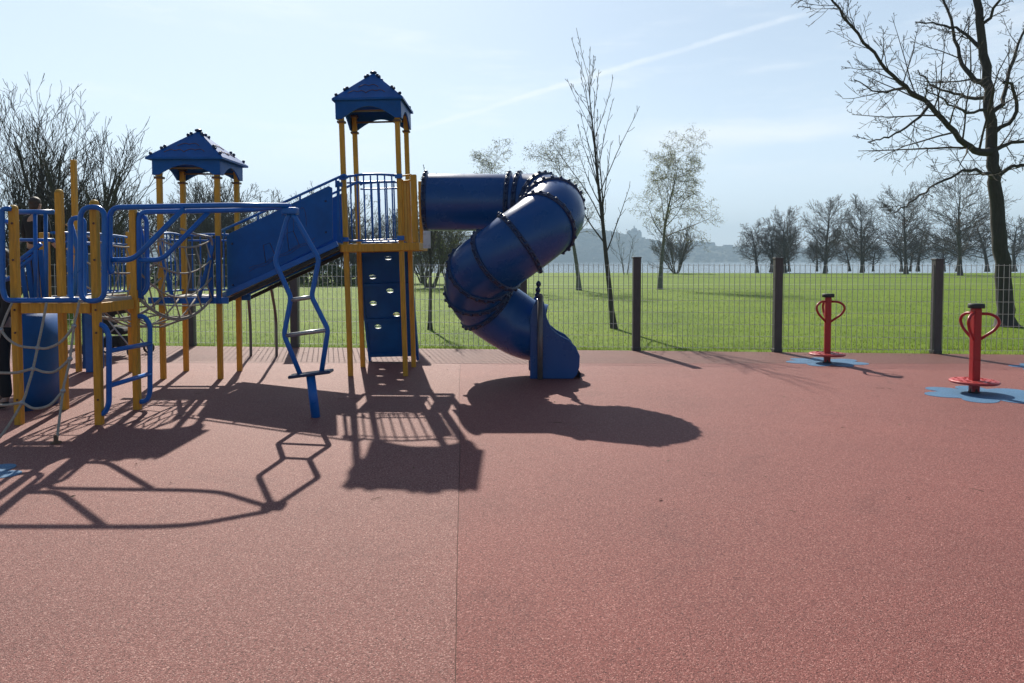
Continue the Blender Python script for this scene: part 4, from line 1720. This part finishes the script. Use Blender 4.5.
def person(label, loc, h, face, jacket, trousers, arms):
    """standing figure; face = heading angle (0 looks towards -Y)"""
    root = thing('person', label, 'person', loc)
    s = h / 1.75

    def S(l):
        return [tuple(c * s for c in p) for p in l]
    # x right, y forward(-), z up
    J = dict(pel=(0, 0, .95), wst=(0, .01, 1.10), chs=(0, .0, 1.32), nck=(0, .0, 1.48), hd0=(0, -.01, 1.55), hd1=(0, -.015, 1.66), hd2=(0, -.01, 1.71))
    vs, es, rs = [], [], []

    def addv(p, r, par=None):
        vs.append(tuple(c * s for c in p))
        rs.append(tuple(x * s for x in r) if isinstance(r, tuple) else r * s)
        if par is not None:
            es.append((par, len(vs) - 1))
        return len(vs) - 1
    pel = addv(J['pel'], (.15, .11))
    w = addv(J['wst'], (.135, .10), pel)
    c = addv(J['chs'], (.155, .115), w)
    n = addv(J['nck'], .055, c)
    h0 = addv(J['hd0'], (.07, .085), n)
    h1 = addv(J['hd1'], (.078, .098), h0)
    addv(J['hd2'], (.055, .07), h1)
    legs = []
    for sx in (-1, 1):
        a = addv((sx * .09, 0, .86), .085, pel)
        k = addv((sx * .10, -.015 * sx, .50), .058, a)
        f = addv((sx * .11, .02, .09), .038, k)
        t = addv((sx * .125, -.10, .035), (.04, .028), f)
        sh_ = addv((sx * .175, 0, 1.40), .055, c)
        e = addv((sx * arms[0][0], arms[0][1], arms[0][2]), .042, sh_)
        wr = addv((sx * arms[1][0], arms[1][1], arms[1][2]), .028, e)
        ha = addv((sx * arms[2][0], arms[2][1], arms[2][2]), (.038, .02), wr)
        d = (V(arms[2]) - V(arms[1])).normalized()
        for fi, (lat, ln) in enumerate(((-.026, .065), (-.009, .075), (.009, .07), (.026, .055))):
            b0 = V((sx * arms[2][0], arms[2][1] + lat, arms[2][2]))
            dd = V((sx * d.x, d.y, d.z))
            q = addv(b0 + dd * (ln * .55), .009, ha)
            addv(b0 + dd * ln + V((-sx * .012, 0, 0)), .008, q)
        q = addv((sx * arms[2][0] * .97, arms[2][1] - .045, arms[2][2] + .0), .010, wr)
        addv((sx * arms[2][0] * .96, arms[2][1] - .055, arms[2][2] - .035), .009, q)
    nm = skin_mesh(vs, es, rs)

    def place(me, name, mat, par):
        me.name = name
        me.materials.clear()
        me.materials.append(mat)
        for p in me.polygons:
            p.use_smooth = True
        o = bpy.data.objects.new(name, me)
        COL.objects.link(o)
        o.parent = par
        return o
    body = place(nm, 'body', M['skin'], root)

    def garment(name, mat, vv, ee, rr):
        me = skin_mesh([tuple(c * s for c in p) for p in vv], ee, [tuple(x * s for x in r) if isinstance(r, tuple) else r * s for r in rr])
        return place(me, name, mat, body)
    sh = .175
    vv = [(0, 0, .90), (0, .01, 1.10), (0, 0, 1.34), (0, 0, 1.47)]
    ee = [(0, 1), (1, 2), (2, 3)]
    rr = [(.175, .14), (.165, .13), (.18, .14), (.075, .075)]
    for sx in (-1, 1):
        i = len(vv)
        vv += [(sx * sh, 0, 1.40), (sx * arms[0][0], arms[0][1], arms[0][2]), (sx * (arms[1][0]), arms[1][1], arms[1][2])]
        ee += [(2, i), (i, i + 1), (i + 1, i + 2)]
        rr += [.075, .062, .048]
    garment('jacket', jacket, vv, ee, rr)
    vv = [(0, 0, .98)]
    ee = []
    rr = [(.16, .125)]
    for sx in (-1, 1):
        i = len(vv)
        vv += [(sx * .09, 0, .84), (sx * .10, -.015 * sx, .50), (sx * .11, .02, .10)]
        ee += [(0, i), (i, i + 1), (i + 1, i + 2)]
        rr += [.10, .078, .065]
    garment('trousers', trousers, vv, ee, rr)
    for sx in (-1, 1):
        garment('shoe', M['black'], [(sx * .11, .05, .05), (sx * .115, -.03, .048), (sx * .125, -.13, .035)], [(0, 1), (1, 2)], [(.045, .045), (.048, .044), (.042, .03)])
    m = MB()
    for sx in (-1, 1):
        m.sphere(V((sx * .031, -.096, 1.645)) * s, .011 * s, 8)
    for e in m.build_each('eye', M['black'], None):
        e.parent = body
    m = MB()
    m.sphere(V((0, -.108, 1.615)) * s, .017 * s, 8, (.8, 1, 1.5))
    for sx in (-1, 1):
        m.sphere(V((sx * .082, 0, 1.63)) * s, .024 * s, 8, (.4, .8, 1.3))
    for e, nm_ in zip(m.build_each('nose', M['skin'], None), ('nose', 'ear', 'ear')):
        e.name = nm_
        e.parent = body
    m = MB()
    m.sphere(V((0, .018, 1.685)) * s, .105 * s, 16, (.88, 1.0, .88))
    m.sphere(V((0, .045, 1.62)) * s, .085 * s, 14, (.95, .8, 1.1))
    e = m.build('hair', M['hair'], None)
    e.parent = body
    root.rotation_euler.z = face
    return root


person('child with brown hair and black jacket standing on the rear platform at left', V(((37.5 - 512) / F_PX * 9.15, 9.15, 1.12)), 1.24, R(172), M['cloth_black'], M['cloth_black'],
       ((.23, .02, 1.15), (.21, -.12, .98), (.20, -.18, .93)))
person('person in black trousers and dark shoes at the very left edge of the frame', V((-5.56, 8.0, 0)), 1.72, R(-40), M['cloth_black'], M['cloth_black'],
       ((.25, .02, 1.13), (.25, -.08, .90), (.245, -.11, .83)))


def pushchair():
    b = V((-6.62, 12.35, 0))
    root = thing('pushchair', 'black folding pushchair parked by the fence, seen beneath the near platform', 'pushchair', b)
    fr = MB()
    for s in (-.24, .24):
        fr.tube(fillet([b + V((.40, s, .10)), b + V((.12, s, .45)), b + V((-.30, s, 1.02))], .06), .013, 8)
        fr.tube([b + V((-.32, s, .12)), b + V((.10, s, .48))], .013, 8)
    fr.tube([b + V((-.32, -.24, .12)), b + V((-.32, .24, .12))], .011, 8)
    fr.build('frame', M['steel'], root)
    h = MB()
    h.tube([b + V((-.30, -.24, 1.02)), b + V((-.34, 0, 1.04)), b + V((-.30, .24, 1.02))], .018, 8)
    h.build('handle', M['black'], root)
    st = MB()
    st.prism([(-.22, .62), (-.16, .40), (.18, .36), (.24, .42), (.20, .46), (-.08, .50), (-.18, .86), (-.26, .84)], b, (1, 0, 0), (0, 0, 1), .42)
    st.build('seat', M['cloth_black'], root, bevel=.02)
    hd = MB()
    pts = []
    for i in range(9):
        a = R(190 - i * 20)
        pts.append((-.05 + .33 * math.cos(a), .68 + .33 * math.sin(a)))
    pts += [(.06, .70)]
    hd.prism(pts, b, (1, 0, 0), (0, 0, 1), .46)
    hd.build('hood', M['cloth_black'], root, bevel=.03)
    bk = MB()
    bk.box(b + V((-.06, 0, .24)), (.40, .36, .16))
    bk.build('basket', M['cloth_black'], root, bevel=.03)
    for (x, r) in ((-.32, .13), (.40, .10)):
        for s in (-.27, .27):
            wl = MB()
            wl.tube([b + V((x + (r - .02) * math.cos(a), s, r + (r - .02) * math.sin(a))) for a in [2 * math.pi * i / 20 for i in range(20)]], .02, 8, closed=True)
            wo = wl.build('wheel', M['black'], root)
            hb = MB()
            hb.lathe([(0, -.02), (.03, -.02), (.03, .02), (0, .02)], b + V((x, s, r)), V((0, 1, 0)), 12)
            for i in range(5):
                a = 2 * math.pi * i / 5
                hb.tube([b + V((x, s, r)), b + V((x + (r - .03) * math.cos(a), s, r + (r - .03) * math.sin(a)))], .006, 5)
            hb.build('hub', M['steel'], wo)


pushchair()

# ------------------------------------------------------------------ haze
hz = MB()
hz.box((0, 960, 42), (5800, 2080, 96))
ho = hz.build('haze', None)
ho.data.materials.clear()
hm = bpy.data.materials.new('haze_air')
hm.use_nodes = True
nt = hm.node_tree
nt.nodes.clear()
om = nt.nodes.new('ShaderNodeOutputMaterial')
pv = nt.nodes.new('ShaderNodeVolumePrincipled')
pv.inputs['Color'].default_value = (.62, .83, 1.0, 1)
pv.inputs['Density'].default_value = 0.00062
pv.inputs['Anisotropy'].default_value = 0.0
nt.links.new(pv.outputs[0], om.inputs['Volume'])
ho.data.materials.append(hm)
structure(ho, 'stuff')

# ------------------------------------------------------------------ sun and sky
SUN_EL, SUN_AZ = R(36.6), R(-14.0)       # azimuth measured from +Y towards +X
sd = V((math.sin(SUN_AZ) * math.cos(SUN_EL), math.cos(SUN_AZ) * math.cos(SUN_EL), math.sin(SUN_EL)))
sl = bpy.data.lights.new('sun', 'SUN')
sl.energy = 5.0
sl.angle = R(0.53)
sl.color = (1.0, .94, .83)
so = bpy.data.objects.new('sun', sl)
COL.objects.link(so)
so.location = sd * 50
so.rotation_euler = (-sd).to_track_quat('-Z', 'Y').to_euler()

wd = bpy.data.worlds.new('World')
scene.world = wd
wd.use_nodes = True
nt = wd.node_tree
bg = nt.nodes['Background']
sky = nd(nt, 'ShaderNodeTexSky', sky_type='NISHITA')
sky.sun_disc = False
sky.sun_elevation = SUN_EL
sky.sun_rotation = SUN_AZ
sky.air_density = 1.0
sky.dust_density = 0.5
sky.ozone_density = 2.5
sky.altitude = 20
bg.inputs['Strength'].default_value = 0.066

tc = nd(nt, 'ShaderNodeTexCoord')
nrm = nd(nt, 'ShaderNodeVectorMath', operation='NORMALIZE')
nt.links.new(tc.outputs['Generated'], nrm.inputs[0])
DIR = nrm.outputs[0]


def dirpx(px, py):
    return ray(px, py).normalized()


def dot(vec):
    n = nd(nt, 'ShaderNodeVectorMath', operation='DOT_PRODUCT')
    nt.links.new(DIR, n.inputs[0])
    n.inputs[1].default_value = vec
    return n.outputs['Value']


def mth(op, a, b=None, c=None):
    n = nd(nt, 'ShaderNodeMath', operation=op)
    for i, x in enumerate((a, b, c)):
        if x is None:
            continue
        if isinstance(x, (int, float)):
            n.inputs[i].default_value = x
        else:
            nt.links.new(x, n.inputs[i])
    return n.outputs[0]


def mrange(v, a, b, c, d, smooth=True):
    n = nd(nt, 'ShaderNodeMapRange')
    if smooth:
        n.interpolation_type = 'SMOOTHSTEP'
    nt.links.new(v, n.inputs[0])
    for i, x in enumerate((a, b, c, d)):
        n.inputs[i + 1].default_value = x
    return n.outputs[0]


def noise(scale, stretch=(1, 1, 1), rot=(0, 0, 0), detail=6, rough=.6):
    mp = nd(nt, 'ShaderNodeMapping')
    mp.inputs['Scale'].default_value = stretch
    mp.inputs['Rotation'].default_value = rot
    nt.links.new(DIR, mp.inputs[0])
    n = nd(nt, 'ShaderNodeTexNoise')
    n.inputs['Scale'].default_value = scale
    n.inputs['Detail'].default_value = detail
    n.inputs['Roughness'].default_value = rough
    nt.links.new(mp.outputs[0], n.inputs['Vector'])
    return n.outputs['Fac']


d1, d2 = dirpx(430, 125), dirpx(822, 8)
pn = d1.cross(d2).normalized()
along = (d2 - d1 * d1.dot(d2)).normalized()
dist = dot(pn)
nz = noise(26, detail=5)
dist2 = mth('ADD', dist, mth('MULTIPLY', mth('SUBTRACT', nz, .5), .006))
tpos = mth('ARCTAN2', dot(along), dot(d1))
T = math.acos(d1.dot(d2))
band = mrange(mth('ABSOLUTE', dist2), .0008, .0052, 1, 0)
fade = mth('MULTIPLY', mrange(tpos, -.08, .05, .0, 1), mrange(tpos, T - .02, T + .01, 1, 0))
contrail = mth('MULTIPLY', mth('MULTIPLY', band, fade), mrange(nz, .25, .75, .10, .36))
# wide soft cirrus streak low on the right, wisps on the left
c1, c2 = dirpx(600, 148), dirpx(900, 118)
pn2 = c1.cross(c2).normalized()
al2 = (c2 - c1 * c1.dot(c2)).normalized()
n2 = noise(5, (1, 1, 4.5), detail=9)
q = mth('ADD', dot(pn2), mth('MULTIPLY', mth('SUBTRACT', n2, .5), .06))
t2 = mth('ARCTAN2', dot(al2), dot(c1))
T2 = math.acos(c1.dot(c2))
cir = mth('MULTIPLY', mrange(mth('ABSOLUTE', q), .0, .032, 1, 0), mth('MULTIPLY', mrange(t2, -.02, .12, 0, 1), mrange(t2, T2 - .12, T2 + .03, 1, 0)))
cir = mth('MULTIPLY', cir, .50)
n3 = noise(3.2, (1, 1, 6.0), (0, R(6), 0), detail=10, rough=.62)
wis = mth('MULTIPLY', mrange(n3, .50, .74, 0, .34), mrange(dot(V((0, 0, 1))), .02, .18, 0, 1))
cl = mth('MINIMUM', mth('ADD', mth('ADD', contrail, cir), wis), .9)
mixn = nd(nt, 'ShaderNodeMix', data_type='RGBA')
nt.links.new(cl, mixn.inputs[0])
air = nd(nt, 'ShaderNodeMix', data_type='RGBA')
el = dot(V((0, 0, 1)))
front = mrange(dot(V((-.12, .99, 0))), .15, .85, 0, 1)
lowband = mth('MULTIPLY', mrange(el, .42, .72, 1, 0), front)
side = mrange(dot(V((-.55, .83, 0))), .55, 1.0, .0, .16)
nt.links.new(mth('MULTIPLY', mth('ADD', mrange(el, .0, .30, .74, .42), side), lowband), air.inputs[0])
nt.links.new(sky.outputs[0], air.inputs[6])
air.inputs[7].default_value = (13.0, 15.3, 17.4, 1)
nt.links.new(air.outputs[2], mixn.inputs[6])
mixn.inputs[7].default_value = (14.2, 14.6, 15.0, 1)
nt.links.new(mixn.outputs[2], bg.inputs[0])

# ------------------------------------------------------------------ render look
scene.render.engine = 'CYCLES'
vs = scene.view_settings
vs.view_transform = 'Standard'
vs.look = 'None'
vs.exposure = 0.36
vs.gamma = 1.0
